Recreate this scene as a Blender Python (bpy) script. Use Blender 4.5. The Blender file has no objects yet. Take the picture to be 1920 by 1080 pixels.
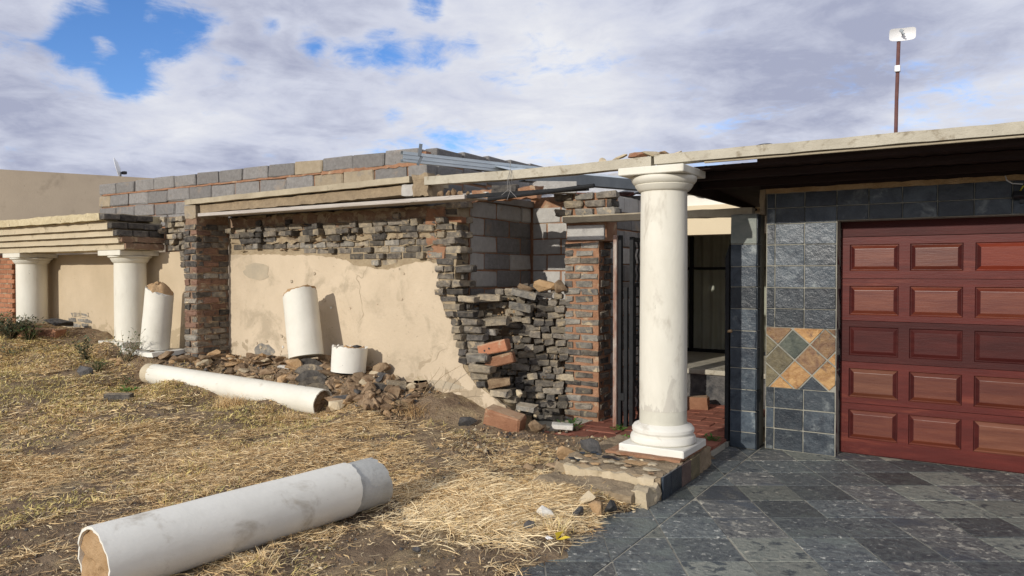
import bpy, bmesh, math, random
import numpy as np
from mathutils import Vector, Matrix, Euler, noise
random.seed(7); np.random.seed(7)
R = math.radians
sc = bpy.context.scene
col = sc.collection

# ------------------------------------------------------------------ camera, sky, sun, exposure
# x runs along the facade (to the right), y into the property, z up; driveway at z = 0
cam = bpy.data.cameras.new('camera'); cam.sensor_width = 36; cam.lens = 26.25; cam.clip_end = 2000
co = bpy.data.objects.new('camera', cam); col.objects.link(co)
co.location = (0, 0, 1.7); co.rotation_euler = (R(90) - math.atan(28 / 1400), 0, R(32.6))
sc.camera = co

SUN_EL, SUN_AZ = 18.0, 6.0
world = bpy.data.worlds.new('World'); sc.world = world; world.use_nodes = True
def build_world():
    nt = world.node_tree; nt.nodes.clear(); N = nt.nodes.new; L = nt.links.new
    out = N('ShaderNodeOutputWorld'); bg = N('ShaderNodeBackground'); bg.inputs[1].default_value = 0.1
    sky = N('ShaderNodeTexSky'); sky.sky_type = 'NISHITA'; sky.sun_disc = False
    sky.sun_elevation = R(SUN_EL); sky.sun_rotation = R(180 + SUN_AZ); sky.altitude = 1300
    sky.air_density = 1.0; sky.dust_density = 0.4; sky.ozone_density = 2.0
    tc = N('ShaderNodeTexCoord')
    sep = N('ShaderNodeSeparateXYZ'); L(tc.outputs['Generated'], sep.inputs[0])
    def math_(op, a, b=None):
        m = N('ShaderNodeMath'); m.operation = op
        for i, v in enumerate((a, b)):
            if v is None: continue
            if hasattr(v, 'links'): L(v, m.inputs[i])
            else: m.inputs[i].default_value = v
        return m.outputs[0]
    zz = math_('ADD', math_('MAXIMUM', sep.outputs[2], 0.0), 0.16)
    cx = math_('DIVIDE', sep.outputs[0], zz); cy = math_('DIVIDE', sep.outputs[1], zz)
    cmb = N('ShaderNodeCombineXYZ'); L(cx, cmb.inputs[0]); L(cy, cmb.inputs[1]); cmb.inputs[2].default_value = 3.7
    def nz(scale, detail, rough, dist=0.0, off=0.0):
        n = N('ShaderNodeTexNoise'); n.inputs['Scale'].default_value = scale; n.inputs['Detail'].default_value = detail
        n.inputs['Roughness'].default_value = rough; n.inputs['Distortion'].default_value = dist
        if off:
            a = N('ShaderNodeVectorMath'); a.operation = 'ADD'; L(cmb.outputs[0], a.inputs[0]); a.inputs[1].default_value = (off, off * .7, off * .3)
            L(a.outputs[0], n.inputs['Vector'])
        else: L(cmb.outputs[0], n.inputs['Vector'])
        return n.outputs['Fac']
    cov = math_('ADD', math_('ADD', nz(.85, 12, .56, .35), .12), math_('MULTIPLY', math_('SUBTRACT', nz(3.2, 12, .62, 0.6, 5.0), .5), .62))
    cov = math_('ADD', cov, math_('MULTIPLY', math_('SUBTRACT', nz(10, 12, .68, 0.8, 31.0), .5), .36))
    # gaps where the photograph shows blue between the clouds
    for d, r, k in SKY_GAPS:
        vm = N('ShaderNodeVectorMath'); vm.operation = 'DISTANCE'; L(tc.outputs['Generated'], vm.inputs[0]); vm.inputs[1].default_value = d
        mr = N('ShaderNodeMapRange'); mr.interpolation_type = 'SMOOTHSTEP'
        mr.inputs[1].default_value = r; mr.inputs[2].default_value = r * .15; mr.inputs[3].default_value = 0; mr.inputs[4].default_value = k
        L(vm.outputs['Value'], mr.inputs[0]); cov = math_('SUBTRACT', cov, mr.outputs[0])
    mask = N('ShaderNodeMapRange'); mask.interpolation_type = 'SMOOTHSTEP'
    mask.inputs[1].default_value = .27; mask.inputs[2].default_value = .55; L(cov, mask.inputs[0])
    shade = N('ShaderNodeValToRGB'); e = shade.color_ramp.elements
    e[0].position = .34; e[0].color = (3.9, 4.2, 5.6, 1); e[1].position = .62; e[1].color = (8.4, 8.5, 8.9, 1)
    m_ = e.new(.46); m_.color = (6.2, 6.5, 7.7, 1)
    # thick cloud is greyer underneath, thin edges are whiter
    sh = math_('ADD', math_('MULTIPLY', nz(.95, 7, .52, .3, 11.0), .62), math_('MULTIPLY', nz(3.0, 10, .6, .5, 23.0), .34))
    sh = math_('ADD', sh, math_('MULTIPLY', math_('SUBTRACT', .62, cov), .26))
    for d, rr, k in SKY_GREY:      # the heavier grey banks
        vm = N('ShaderNodeVectorMath'); vm.operation = 'DISTANCE'; L(tc.outputs['Generated'], vm.inputs[0]); vm.inputs[1].default_value = d
        mr = N('ShaderNodeMapRange'); mr.interpolation_type = 'SMOOTHSTEP'
        mr.inputs[1].default_value = rr; mr.inputs[2].default_value = rr * .1; mr.inputs[3].default_value = 0; mr.inputs[4].default_value = k
        L(vm.outputs['Value'], mr.inputs[0]); sh = math_('SUBTRACT', sh, mr.outputs[0])
    L(sh, shade.inputs[0])
    mix = N('ShaderNodeMix'); mix.data_type = 'RGBA'
    hs = N('ShaderNodeHueSaturation'); hs.inputs['Saturation'].default_value = 1.12; hs.inputs['Value'].default_value = 1.3
    tint = N('ShaderNodeMix'); tint.data_type = 'RGBA'; tint.blend_type = 'MULTIPLY'; tint.inputs[0].default_value = 1; tint.inputs[7].default_value = (1.05, 1.12, 1.38, 1)
    L(sky.outputs[0], tint.inputs[6]); L(tint.outputs[2], hs.inputs['Color'])
    L(mask.outputs[0], mix.inputs[0]); L(hs.outputs[0], mix.inputs[6]); L(shade.outputs[0], mix.inputs[7])
    L(mix.outputs[2], bg.inputs[0]); L(bg.outputs[0], out.inputs[0])
def pixdir(x, y):
    c = Vector(((x - 960) / 1400, (540 - y) / 1400, -1)).normalized()
    return tuple(co.rotation_euler.to_matrix() @ c)
SKY_GAPS = [(pixdir(*p), r, k) for p, r, k in [((180, 62), .065, .28), ((290, 50), .065, .25), ((130, 85), .04, .20), ((345, 80), .045, .20), ((260, 115), .06, .26), ((230, 150), .04, .22), ((390, 50), .04, .18), ((420, 120), .035, .16),
            ((200, 95), .025, -.16), ((725, 110), .055, .30), ((655, 108), .03, .22), ((815, 95), .04, .24), ((800, 5), .04, .30), ((505, 300), .03, .22), ((875, 80), .03, .2),
            ((505, 55), .025, .18), ((235, 5), .03, .18), ((735, 215), .025, .14), ((580, 75), .03, .14), ((470, 100), .04, .16), ((600, 110), .04, .16)]]
SKY_GREY = [(pixdir(60, 175), .16, .15), (pixdir(1500, 240), .34, .07)]
build_world()
sl = bpy.data.lights.new('sun', 'SUN'); sl.energy = 3.4; sl.angle = R(0.5); sl.color = (1.0, .945, .86)
so = bpy.data.objects.new('sun', sl); col.objects.link(so); so.location = (-3, -20, 12)
so.rotation_euler = Vector((math.sin(R(SUN_AZ)) * math.cos(R(SUN_EL)), math.cos(R(SUN_AZ)) * math.cos(R(SUN_EL)), -math.sin(R(SUN_EL)))).to_track_quat('-Z', 'Y').to_euler()
sc.view_settings.view_transform = 'Standard'; sc.view_settings.look = 'None'
sc.view_settings.exposure = 0.0; sc.view_settings.gamma = 1.0; sc.view_settings.use_curve_mapping = False

# ------------------------------------------------------------------ materials
def M(name, cols, scale=6, rough=.9, bump=.3, bscale=60, rnd=.3, stain=None, stain2=None, dist=0.0, stretch=None, spec=.3, zstain=None, hue=0.0, bdist=.02, metal=0.0, dust=None, crack=None):
    m = bpy.data.materials.new(name); m.use_nodes = True
    nt = m.node_tree; N = nt.nodes.new; L = nt.links.new
    b = nt.nodes['Principled BSDF']; b.inputs['Roughness'].default_value = rough; b.inputs['Specular IOR Level'].default_value = spec
    b.inputs['Metallic'].default_value = metal
    g = N('ShaderNodeNewGeometry'); oi = N('ShaderNodeObjectInfo')
    mu = N('ShaderNodeMath'); mu.operation = 'MULTIPLY'; L(oi.outputs['Random'], mu.inputs[0]); mu.inputs[1].default_value = 43.0 if rnd > 0 else 0
    ad = N('ShaderNodeVectorMath'); ad.operation = 'ADD'; L(g.outputs['Position'], ad.inputs[0]); L(mu.outputs[0], ad.inputs[1])
    vec = ad.outputs[0]
    if stretch:
        mp = N('ShaderNodeMapping'); mp.inputs['Scale'].default_value = stretch; L(vec, mp.inputs[0]); vec = mp.outputs[0]
    def nz(s, d=6, r=.6, di=0.0):
        n = N('ShaderNodeTexNoise'); n.inputs['Scale'].default_value = s; n.inputs['Detail'].default_value = d
        n.inputs['Roughness'].default_value = r; n.inputs['Distortion'].default_value = di; L(vec, n.inputs['Vector']); return n.outputs['Fac']
    n1 = nz(scale, 8, .65, dist)
    cr = N('ShaderNodeValToRGB'); e = cr.color_ramp.elements
    k = len(cols)
    for i, c in enumerate(cols):
        p = .3 + .4 * i / max(1, k - 1)
        el = e[0] if i == 0 else (e[1] if i == k - 1 else e.new(p))
        el.position = p; el.color = (*c, 1)
    L(n1, cr.inputs[0]); c = cr.outputs[0]
    def mixto(c, fac, colr):
        mx = N('ShaderNodeMix'); mx.data_type = 'RGBA'; L(fac, mx.inputs[0]); L(c, mx.inputs[6]); mx.inputs[7].default_value = (*colr, 1); return mx.outputs[2]
    for st in (stain, stain2):
        if st:
            colr, s, lo, hi = st
            mr = N('ShaderNodeMapRange'); mr.interpolation_type = 'SMOOTHSTEP'; mr.inputs[1].default_value = lo; mr.inputs[2].default_value = hi
            L(nz(s, 6, .65, .4), mr.inputs[0]); c = mixto(c, mr.outputs[0], colr)
    if zstain:      # peeling or damp band near the foot of a wall: (colour, noise scale, z low, z high, threshold)
        colr, s, z0, z1, th = zstain
        sp = N('ShaderNodeSeparateXYZ'); L(g.outputs['Position'], sp.inputs[0])
        zr = N('ShaderNodeMapRange'); zr.inputs[1].default_value = z0; zr.inputs[2].default_value = z1; zr.inputs[3].default_value = .35; zr.inputs[4].default_value = 0; L(sp.outputs[2], zr.inputs[0])
        aa = N('ShaderNodeMath'); aa.operation = 'ADD'; L(nz(s, 7, .6, .5), aa.inputs[0]); L(zr.outputs[0], aa.inputs[1])
        mr = N('ShaderNodeMapRange'); mr.inputs[1].default_value = th; mr.inputs[2].default_value = th + .03; L(aa.outputs[0], mr.inputs[0])
        c = mixto(c, mr.outputs[0], colr)
    if crack:       # hairline cracks: (colour, cell scale)
        wn = N('ShaderNodeTexNoise'); wn.inputs['Scale'].default_value = 3; L(vec, wn.inputs['Vector'])
        wa = N('ShaderNodeVectorMath'); wa.operation = 'MULTIPLY_ADD'; L(wn.outputs['Color'], wa.inputs[0]); wa.inputs[1].default_value = (.5, .5, .5); L(vec, wa.inputs[2])
        vo = N('ShaderNodeTexVoronoi'); vo.feature = 'DISTANCE_TO_EDGE'; vo.inputs['Scale'].default_value = crack[1]; L(wa.outputs[0], vo.inputs['Vector'])
        mr = N('ShaderNodeMapRange'); mr.inputs[1].default_value = .009; mr.inputs[2].default_value = .003; L(vo.outputs['Distance'], mr.inputs[0])
        gate = N('ShaderNodeMapRange'); gate.inputs[1].default_value = .60; gate.inputs[2].default_value = .68; L(nz(1.1, 3, .5), gate.inputs[0])
        mm = N('ShaderNodeMath'); mm.operation = 'MULTIPLY'; L(mr.outputs[0], mm.inputs[0]); L(gate.outputs[0], mm.inputs[1]); c = mixto(c, mm.outputs[0], crack[0])
    if dust:        # settled dirt on upward faces: (colour, amount)
        sp = N('ShaderNodeSeparateXYZ'); L(g.outputs['Normal'], sp.inputs[0])
        mr = N('ShaderNodeMapRange'); mr.interpolation_type = 'SMOOTHSTEP'; mr.inputs[1].default_value = .35; mr.inputs[2].default_value = .9; mr.inputs[4].default_value = dust[1] * 1.6; L(sp.outputs[2], mr.inputs[0])
        mm = N('ShaderNodeMath'); mm.operation = 'MULTIPLY'; mm.use_clamp = True; L(mr.outputs[0], mm.inputs[0]); L(nz(9, 5, .6), mm.inputs[1]); c = mixto(c, mm.outputs[0], dust[0])
    hsv = N('ShaderNodeHueSaturation'); L(c, hsv.inputs['Color'])
    if rnd > 0:
        mr = N('ShaderNodeMapRange'); mr.inputs[3].default_value = 1 - rnd; mr.inputs[4].default_value = 1 + rnd; L(oi.outputs['Random'], mr.inputs[0]); L(mr.outputs[0], hsv.inputs['Value'])
    L(hsv.outputs[0], b.inputs['Base Color'])
    if bump:
        bp = N('ShaderNodeBump'); bp.inputs['Strength'].default_value = bump; bp.inputs['Distance'].default_value = bdist
        L(nz(bscale, 6, .7), bp.inputs['Height']); L(bp.outputs[0], b.inputs['Normal'])
    return m
white = M('white_paint', [(.61, .58, .49), (.68, .655, .565), (.72, .695, .605)], 3, .62, .15, 34, 0, stain=((.49, .455, .38), 5, .57, .74), stain2=((.31, .285, .24), 28, .685, .74), spec=.3, stretch=(1, 1, .4), zstain=((.52, .49, .42), 7, .4, 1.1, .78))
white_f = M('fallen_white_paint', [(.63, .605, .52), (.70, .675, .59), (.73, .705, .62)], 3, .62, .15, 34, 0, stain=((.54, .50, .42), 5, .60, .74), stain2=((.33, .30, .25), 28, .69, .74), spec=.3)
white_old = M('chalky_white_paint', [(.67, .65, .58), (.77, .75, .675)], 2.2, .62, .12, 24, 0, stain=((.47, .43, .355), 3.2, .56, .72), stain2=((.14, .135, .125), 24, .69, .72), spec=.35)
raw_cement = M('bare_grey_cement', [(.36, .36, .335), (.47, .47, .44)], 7, .85, .25, 40, 0, stain=((.28, .275, .25), 4, .55, .7))
cement_band = M('bare_cement_band', [(.50, .48, .40), (.58, .56, .47)], 7, .75, .12, 50, 0)
fill_tan = M('tan_mortar_fill', [(.34, .21, .10), (.50, .34, .19)], 9, .95, .8, 40, 0)
plaster = M('tan_plaster', [(.49, .40, .285), (.60, .495, .36)], 1.3, .88, .35, 30, 0, stain=((.42, .345, .245), 2.4, .50, .66), stain2=((.30, .245, .18), 16, .66, .72), zstain=((.38, .305, .21), 5, .25, 1.35, .78), spec=.2, crack=((.28, .22, .15), 1.1))
plaster_l = M('tan_plaster_portico', [(.46, .37, .25), (.55, .445, .31)], 1.6, .88, .2, 45, 0, stain2=((.32, .255, .17), 24, .69, .73), zstain=((.40, .32, .21), 8, .75, 1.3, .76), spec=.2)
plaster_back = M('neighbour_plaster', [(.42, .345, .26), (.50, .415, .31)], 1.0, .9, .2, 30, 0, stain=((.36, .295, .22), 2.2, .52, .7), stain2=((.18, .145, .11), 22, .68, .73), crack=((.25, .2, .15), .7))
plaster_thin = M('worn_grey_plaster', [(.36, .31, .23), (.46, .38, .27)], 6, .9, .2, 40, 0)
cream_mould = M('cream_moulding', [(.47, .40, .28), (.57, .485, .345)], 2.5, .88, .3, 40, 0, stain=((.34, .28, .19), 8, .56, .70), stain2=((.16, .13, .1), 26, .68, .73))
cream_rough = M('chipped_cream_coping', [(.46, .38, .23), (.64, .55, .36)], 14, .92, 1.0, 30, 0, stain=((.2, .16, .11), 16, .60, .68))
clinker = M('dark_clinker_brick', [(.068, .060, .054), (.145, .130, .115), (.27, .235, .185)], 15, .88, .9, 55, .45, stain=((.40, .32, .21), 10, .54, .68), dust=((.40, .32, .21), .55))
clinker_tan = M('mortar_smeared_brick', [(.12, .11, .10), (.32, .26, .19), (.45, .37, .25)], 10, .9, .9, 50, .3, dust=((.40, .32, .21), .55))
clinker_black = M('black_and_shaded_brick', [(.030, .028, .028), (.075, .070, .066), (.145, .13, .11)], 14, .85, .8, 50, .4, stain=((.27, .215, .15), 12, .58, .72), dust=((.40, .32, .21), .55))  # black bricks; also paints shade into the gateway pier's side
brick_grey = M('weathered_grey_brick', [(.12, .115, .11), (.21, .20, .185), (.33, .30, .245)], 16, .88, .8, 60, .35, stain=((.42, .34, .23), 11, .56, .68), dust=((.40, .32, .21), .55))
brick_red = M('orange_clay_brick', [(.36, .145, .075), (.47, .22, .125)], 12, .88, .5, 70, .15, stain=((.48, .36, .24), 9, .55, .68), dust=((.40, .32, .21), .55))
brick_rust = M('rust_brown_block', [(.22, .10, .055), (.34, .175, .10)], 7, .92, .7, 60, .1, stain=((.42, .29, .18), 8, .55, .68), dust=((.40, .32, .21), .55))
brick_facing = M('red_facing_brick', [(.30, .125, .065), (.41, .19, .105)], 20, .85, .4, 70, .2, stain=((.2, .1, .07), 8, .58, .7))
mortar_red = M('red_clay_mortar', [(.27, .135, .075), (.40, .225, .135)], 12, .95, 1.0, 45, 0, stain=((.44, .32, .21), 6, .56, .68))
mortar_brown = M('brown_mortar', [(.20, .13, .085), (.33, .215, .145)], 9, .95, 1.0, 45, 0, stain=((.42, .33, .22), 7, .52, .62))
mortar_sand = M('sandy_mortar', [(.30, .225, .14), (.45, .365, .24)], 8, .95, 1.0, 45, 0, stain=((.2, .15, .1), 6, .56, .66))
brick_brown = M('dull_brown_brick', [(.15, .085, .06), (.25, .15, .105)], 12, .9, .8, 55, .3, stain=((.08, .075, .07), 9, .58, .66))
block = M('grey_cement_block', [(.20, .188, .178), (.29, .277, .262)], 22, .96, 1.0, 75, .18, stain=((.33, .275, .22), 4, .56, .72), stain2=((.09, .088, .085), 34, .64, .70))
block_pale = M('pale_cement_block', [(.42, .40, .37), (.55, .53, .49)], 14, .96, .9, 80, .08, stain=((.42, .30, .21), 6, .64, .75), stain2=((.22, .2, .18), 40, .68, .73))
block_tan = M('sandy_cement_block', [(.31, .25, .17), (.40, .33, .235)], 14, .95, .9, 70, .1, stain=((.26, .235, .2), 5, .52, .68))
concrete = M('weathered_concrete', [(.32, .27, .19), (.46, .40, .29)], 5, .92, .5, 50, 0, stain=((.2, .17, .12), 6, .62, .72))
concrete_pale = M('pale_concrete', [(.38, .345, .27), (.52, .48, .385)], 4, .92, .6, 40, 0, stain=((.27, .23, .165), 7, .54, .68), stain2=((.11, .1, .08), 32, .68, .73))
concrete_rough = M('rough_mortar_bed', [(.25, .19, .125), (.40, .31, .20)], 9, .95, 1.2, 35, 0)
concrete_grey = M('smooth_grey_lintel', [(.26, .24, .22), (.36, .33, .30)], 8, .9, .3, 50, 0, stretch=(1, 1, .3))
timber_grey = M('weathered_plank', [(.36, .32, .28), (.52, .48, .43)], 10, .85, .4, 30, 0, stretch=(.2, 1, 3), stain=((.08, .07, .06), 22, .6, .68))
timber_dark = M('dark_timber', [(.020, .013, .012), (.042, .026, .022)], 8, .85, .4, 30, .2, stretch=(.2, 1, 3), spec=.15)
steel_dark = M('dark_steel', [(.010, .011, .012), (.022, .022, .023)], 12, .65, .2, 60, 0, spec=.2, stain=((.09, .045, .025), 12, .68, .74))
steel_rust = M('rusty_post_paint', [(.42, .38, .33), (.30, .13, .07), (.20, .07, .035)], 14, .8, .5, 50, 0, stretch=(1, 1, .4))
galv = M('galvanised_steel', [(.40, .46, .50), (.52, .57, .60)], 5, .45, .1, 40, 0, metal=.25, stretch=(1, 1, 4), spec=.5, stain=((.35, .2, .1), 9, .72, .76))
galv_dark = M('dull_gutter_steel', [(.13, .15, .17), (.19, .21, .23)], 6, .5, .1, 40, 0, metal=.3)
slate = M('slate_cladding', [(.008, .014, .024), (.022, .034, .050), (.060, .076, .090)], 4, .30, .45, 16, .5, dist=1.8, stain=((.19, .21, .21), 5, .56, .72), stain2=((.28, .28, .26), 34, .69, .73), spec=.45, bdist=.012)
slate_dk_shade = M('dark_and_shaded_slate', [(.006, .010, .018), (.014, .022, .035), (.038, .050, .062)], 5, .30, .45, 16, .4, dist=1.8, stain=((.12, .138, .14), 6, .61, .74), stain2=((.24, .25, .23), 34, .70, .74), spec=.45, bdist=.012)  # dark tiles, and shade painted into the band rows and return faces
slate_pale = M('pale_slate_tile', [(.16, .18, .165), (.26, .27, .235)], 8, .6, .4, 24, .1, dist=1.0, stain=((.42, .32, .17), 4, .62, .66))
slate_rust = M('rust_slate', [(.085, .036, .024), (.20, .085, .042), (.27, .165, .075)], 6, .45, .8, 20, .25, dist=1.8, spec=.4, stain=((.07, .06, .05), 6, .56, .68))
slate_gold = M('golden_slate', [(.22, .095, .03), (.42, .20, .055), (.50, .30, .12)], 7, .45, .8, 20, .15, dist=1.8, spec=.4, stain=((.14, .075, .04), 6, .56, .68))
slate_olive = M('olive_slate', [(.075, .062, .038), (.15, .115, .062), (.20, .165, .09)], 6, .45, .8, 20, .2, dist=1.8, spec=.4)
slate_brown = M('brown_slate', [(.10, .07, .06), (.19, .135, .11)], 9, .6, .5, 24, .15, dist=1.2)
drive_a = M('dark_floor_slate', [(.026, .035, .049), (.066, .080, .094), (.17, .185, .175)], 9, .46, 1.2, 14, .4, dist=2.8, stain=((.40, .40, .36), 21, .59, .65), stain2=((.13, .15, .14), 2.6, .50, .66), spec=.5, bdist=.03)
drive_b = M('green_grey_floor_slate', [(.125, .142, .130), (.20, .212, .185), (.28, .28, .235)], 9, .52, 1.0, 14, .25, dist=2.6, stain=((.055, .066, .072), 9, .54, .64), stain2=((.44, .42, .34), 20, .63, .69), spec=.45, bdist=.03)
drive_c = M('mottled_floor_slate', [(.034, .040, .052), (.092, .10, .105), (.22, .22, .2)], 8, .48, 1.2, 15, .3, dist=3.0, stain=((.42, .40, .34), 16, .56, .62), stain2=((.075, .086, .098), 3, .52, .64), spec=.5, bdist=.03)
grout = M('pale_grout', [(.24, .23, .195), (.34, .325, .27)], 8, .95, .4, 60, 0, stain=((.12, .12, .11), 5, .56, .66))
grout_sand = M('sandy_joint', [(.31, .29, .235), (.44, .41, .33)], 6, .95, .4, 60, 0, stain=((.16, .155, .14), 4, .54, .64))
wood_door = M('mahogany_door_frame', [(.066, .009, .007), (.110, .017, .012)], 5, .42, .08, 30, .1, stretch=(.4, 1, 3), spec=.18, stain=((.15, .032, .019), 3, .55, .7))
wood_panel = M('mahogany_panel', [(.078, .013, .008), (.118, .024, .013), (.15, .042, .021)], 5, .34, .06, 30, .18, stretch=(.35, 1, 4), spec=.3)
wood_dk_shade = M('dark_and_shaded_mahogany', [(.040, .008, .0075), (.070, .014, .0115)], 5, .5, .12, 30, .15, stretch=(.4, 1, 3), spec=.15)  # dark wood, and the shadow band painted into the third door section
wood_red = M('fresh_red_panel', [(.14, .019, .010), (.20, .036, .016)], 6, .45, .12, 30, .1, stretch=(.35, 1, 4), spec=.2)
wood_brown = M('faded_brown_panel', [(.085, .022, .011), (.135, .039, .019), (.16, .058, .030)], 5, .36, .06, 30, .18, stretch=(.35, 1, 4), spec=.3)
paver = M('red_clay_paver', [(.20, .065, .04), (.33, .13, .085)], 9, .85, .4, 60, .28, stain=((.24, .19, .15), 5, .62, .72))
soil = M('bare_soil', [(.19, .125, .078), (.29, .20, .13), (.40, .295, .19)], 3.2, .98, 1.2, 34, 0, stain=((.46, .345, .20), 2.2, .48, .66), stain2=((.115, .072, .047), 5, .60, .74), bdist=.05)
earth = M('wide_ground', [(.15, .10, .05), (.28, .2, .1)], .4, .98, .5, 8, 0)
clod = M('brown_clod', [(.15, .09, .05), (.27, .175, .10), (.36, .26, .16)], 9, .95, .9, 40, .35)
stone_dark = M('dark_stone', [(.03, .032, .035), (.08, .08, .085), (.14, .13, .12)], 10, .9, .8, 40, .3)
stone_pale = M('pale_rubble', [(.42, .34, .22), (.56, .47, .33)], 9, .95, .6, 40, .2)
stone_white = M('white_plaster_bits', [(.62, .59, .52), (.74, .72, .66)], 9, .9, .5, 40, .1)
straw_m = [M('straw_%d' % i, [c, tuple(x * 1.15 for x in c)], 9, .75, 0, 10, 0, spec=.3) for i, c in enumerate(
    [(.75, .56, .30), (.63, .45, .22), (.79, .64, .39), (.50, .335, .165), (.33, .21, .105)])]
green_m = [M('turf_%d' % i, [c, tuple(x * 1.2 for x in c)], 9, .8, 0, 10, 0, spec=.3) for i, c in enumerate(
    [(.55, .43, .16), (.43, .35, .125), (.62, .49, .21), (.28, .25, .09)])]
leaf_g = M('weed_leaf', [(.045, .085, .025), (.09, .14, .05)], 8, .7, 0, 10, .2)
leaf_grey = M('grey_green_leaf', [(.07, .095, .05), (.14, .16, .09)], 8, .75, 0, 10, .2)
leaf_bright = M('bright_weed', [(.05, .14, .02), (.10, .22, .04)], 8, .7, 0, 10, .15)
stem_m = M('dry_stem', [(.20, .15, .09), (.3, .22, .13)], 9, .9, 0, 10, 0)
cream_shaded = M('cream_darkened_as_shade', [(.40, .34, .25), (.46, .40, .30)], 3, .9, .1, 40, 0)  # cream paint darkened, the porch shade put into the colour
curtain_m = M('beige_curtain', [(.70, .66, .53), (.80, .76, .63)], 5, .95, .1, 80, 0)
dark_void = M('dark_room', [(.02, .02, .022), (.03, .03, .032)], 5, .9, 0, 10, 0)
glass_m = M('window_glass', [(.02, .022, .025), (.03, .03, .032)], 2, .08, 0, 10, 0, spec=.6)
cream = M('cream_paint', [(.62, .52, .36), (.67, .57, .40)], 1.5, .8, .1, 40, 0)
def tinted_glass():
    nt = glass_m.node_tree; b = nt.nodes['Principled BSDF']; o = nt.nodes['Material Output']
    t = nt.nodes.new('ShaderNodeBsdfTransparent'); t.inputs[0].default_value = (.93, .95, .95, 1); m = nt.nodes.new('ShaderNodeMixShader'); m.inputs[0].default_value = .10
    nt.links.new(t.outputs[0], m.inputs[1]); nt.links.new(b.outputs[0], m.inputs[2]); nt.links.new(m.outputs[0], o.inputs[0])
tinted_glass()
white_trim = M('white_trim', [(.74, .70, .62), (.80, .77, .70)], 2, .7, .1, 40, 0)
rooftile = M('pale_roof_tile', [(.42, .41, .40), (.56, .55, .53)], 8, .9, .5, 40, .1)
rooftile_red = M('red_roof_tile', [(.20, .07, .05), (.30, .12, .09)], 8, .9, .5, 40, .2)
plastic_w = M('white_plastic', [(.74, .74, .74), (.8, .8, .8)], 2, .4, 0, 10, 0, spec=.5)
plastic_k = M('black_plastic', [(.012, .012, .014), (.02, .02, .022)], 2, .4, 0, 10, 0, spec=.5)
plastic_t = M('turquoise_plastic', [(.02, .35, .38), (.05, .45, .45)], 5, .4, 0, 10, 0)
yellow_m = M('yellow_leaf', [(.55, .42, .03), (.65, .5, .06)], 8, .7, 0, 10, 0)
paper_m = M('litter_paper', [(.60, .58, .68), (.75, .74, .8)], 12, .7, .1, 20, 0)
wire_m = M('grey_wire', [(.22, .21, .2), (.3, .29, .28)], 8, .6, 0, 10, 0)
cable_y = M('yellow_cable', [(.55, .5, .04), (.6, .55, .06)], 8, .5, 0, 10, 0)
pole_m = M('painted_pole', [(.10, .04, .035), (.17, .08, .07)], 9, .6, .1, 40, 0)

# ------------------------------------------------------------------ helpers
WL = {}
def wl(o): return WL.get(o.name, Vector((0, 0, 0)))
def link(o, parent=None, pos=(0, 0, 0)):
    col.objects.link(o); WL[o.name] = Vector(pos)
    if parent is not None:
        o.parent = parent; o.location = Vector(pos) - wl(parent)
    else: o.location = pos
    return o
def tag(o, label=None, cat=None, group=None, kind=None):
    if cat and not kind: kind = 'thing'
    if label: o['label'] = label
    if cat: o['category'] = cat
    if group: o['group'] = group
    if kind: o['kind'] = kind
    return o
def thing(name, label, cat, loc=(0, 0, 0), group=None):
    o = bpy.data.objects.new(name, None); o.empty_display_size = .1
    link(o, None, loc); return tag(o, label, cat, group)
def mk(name, me, mat, parent=None, pos=(0, 0, 0), rot=None, scale=None):
    o = bpy.data.objects.new(name, me); link(o, parent, pos)
    if rot is not None: o.rotation_euler = rot
    if scale is not None: o.scale = scale
    if mat is not None and len(me.materials):
        s = o.material_slots[0]
        if s.material is not mat: s.link = 'OBJECT'; s.material = mat
    return o
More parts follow.
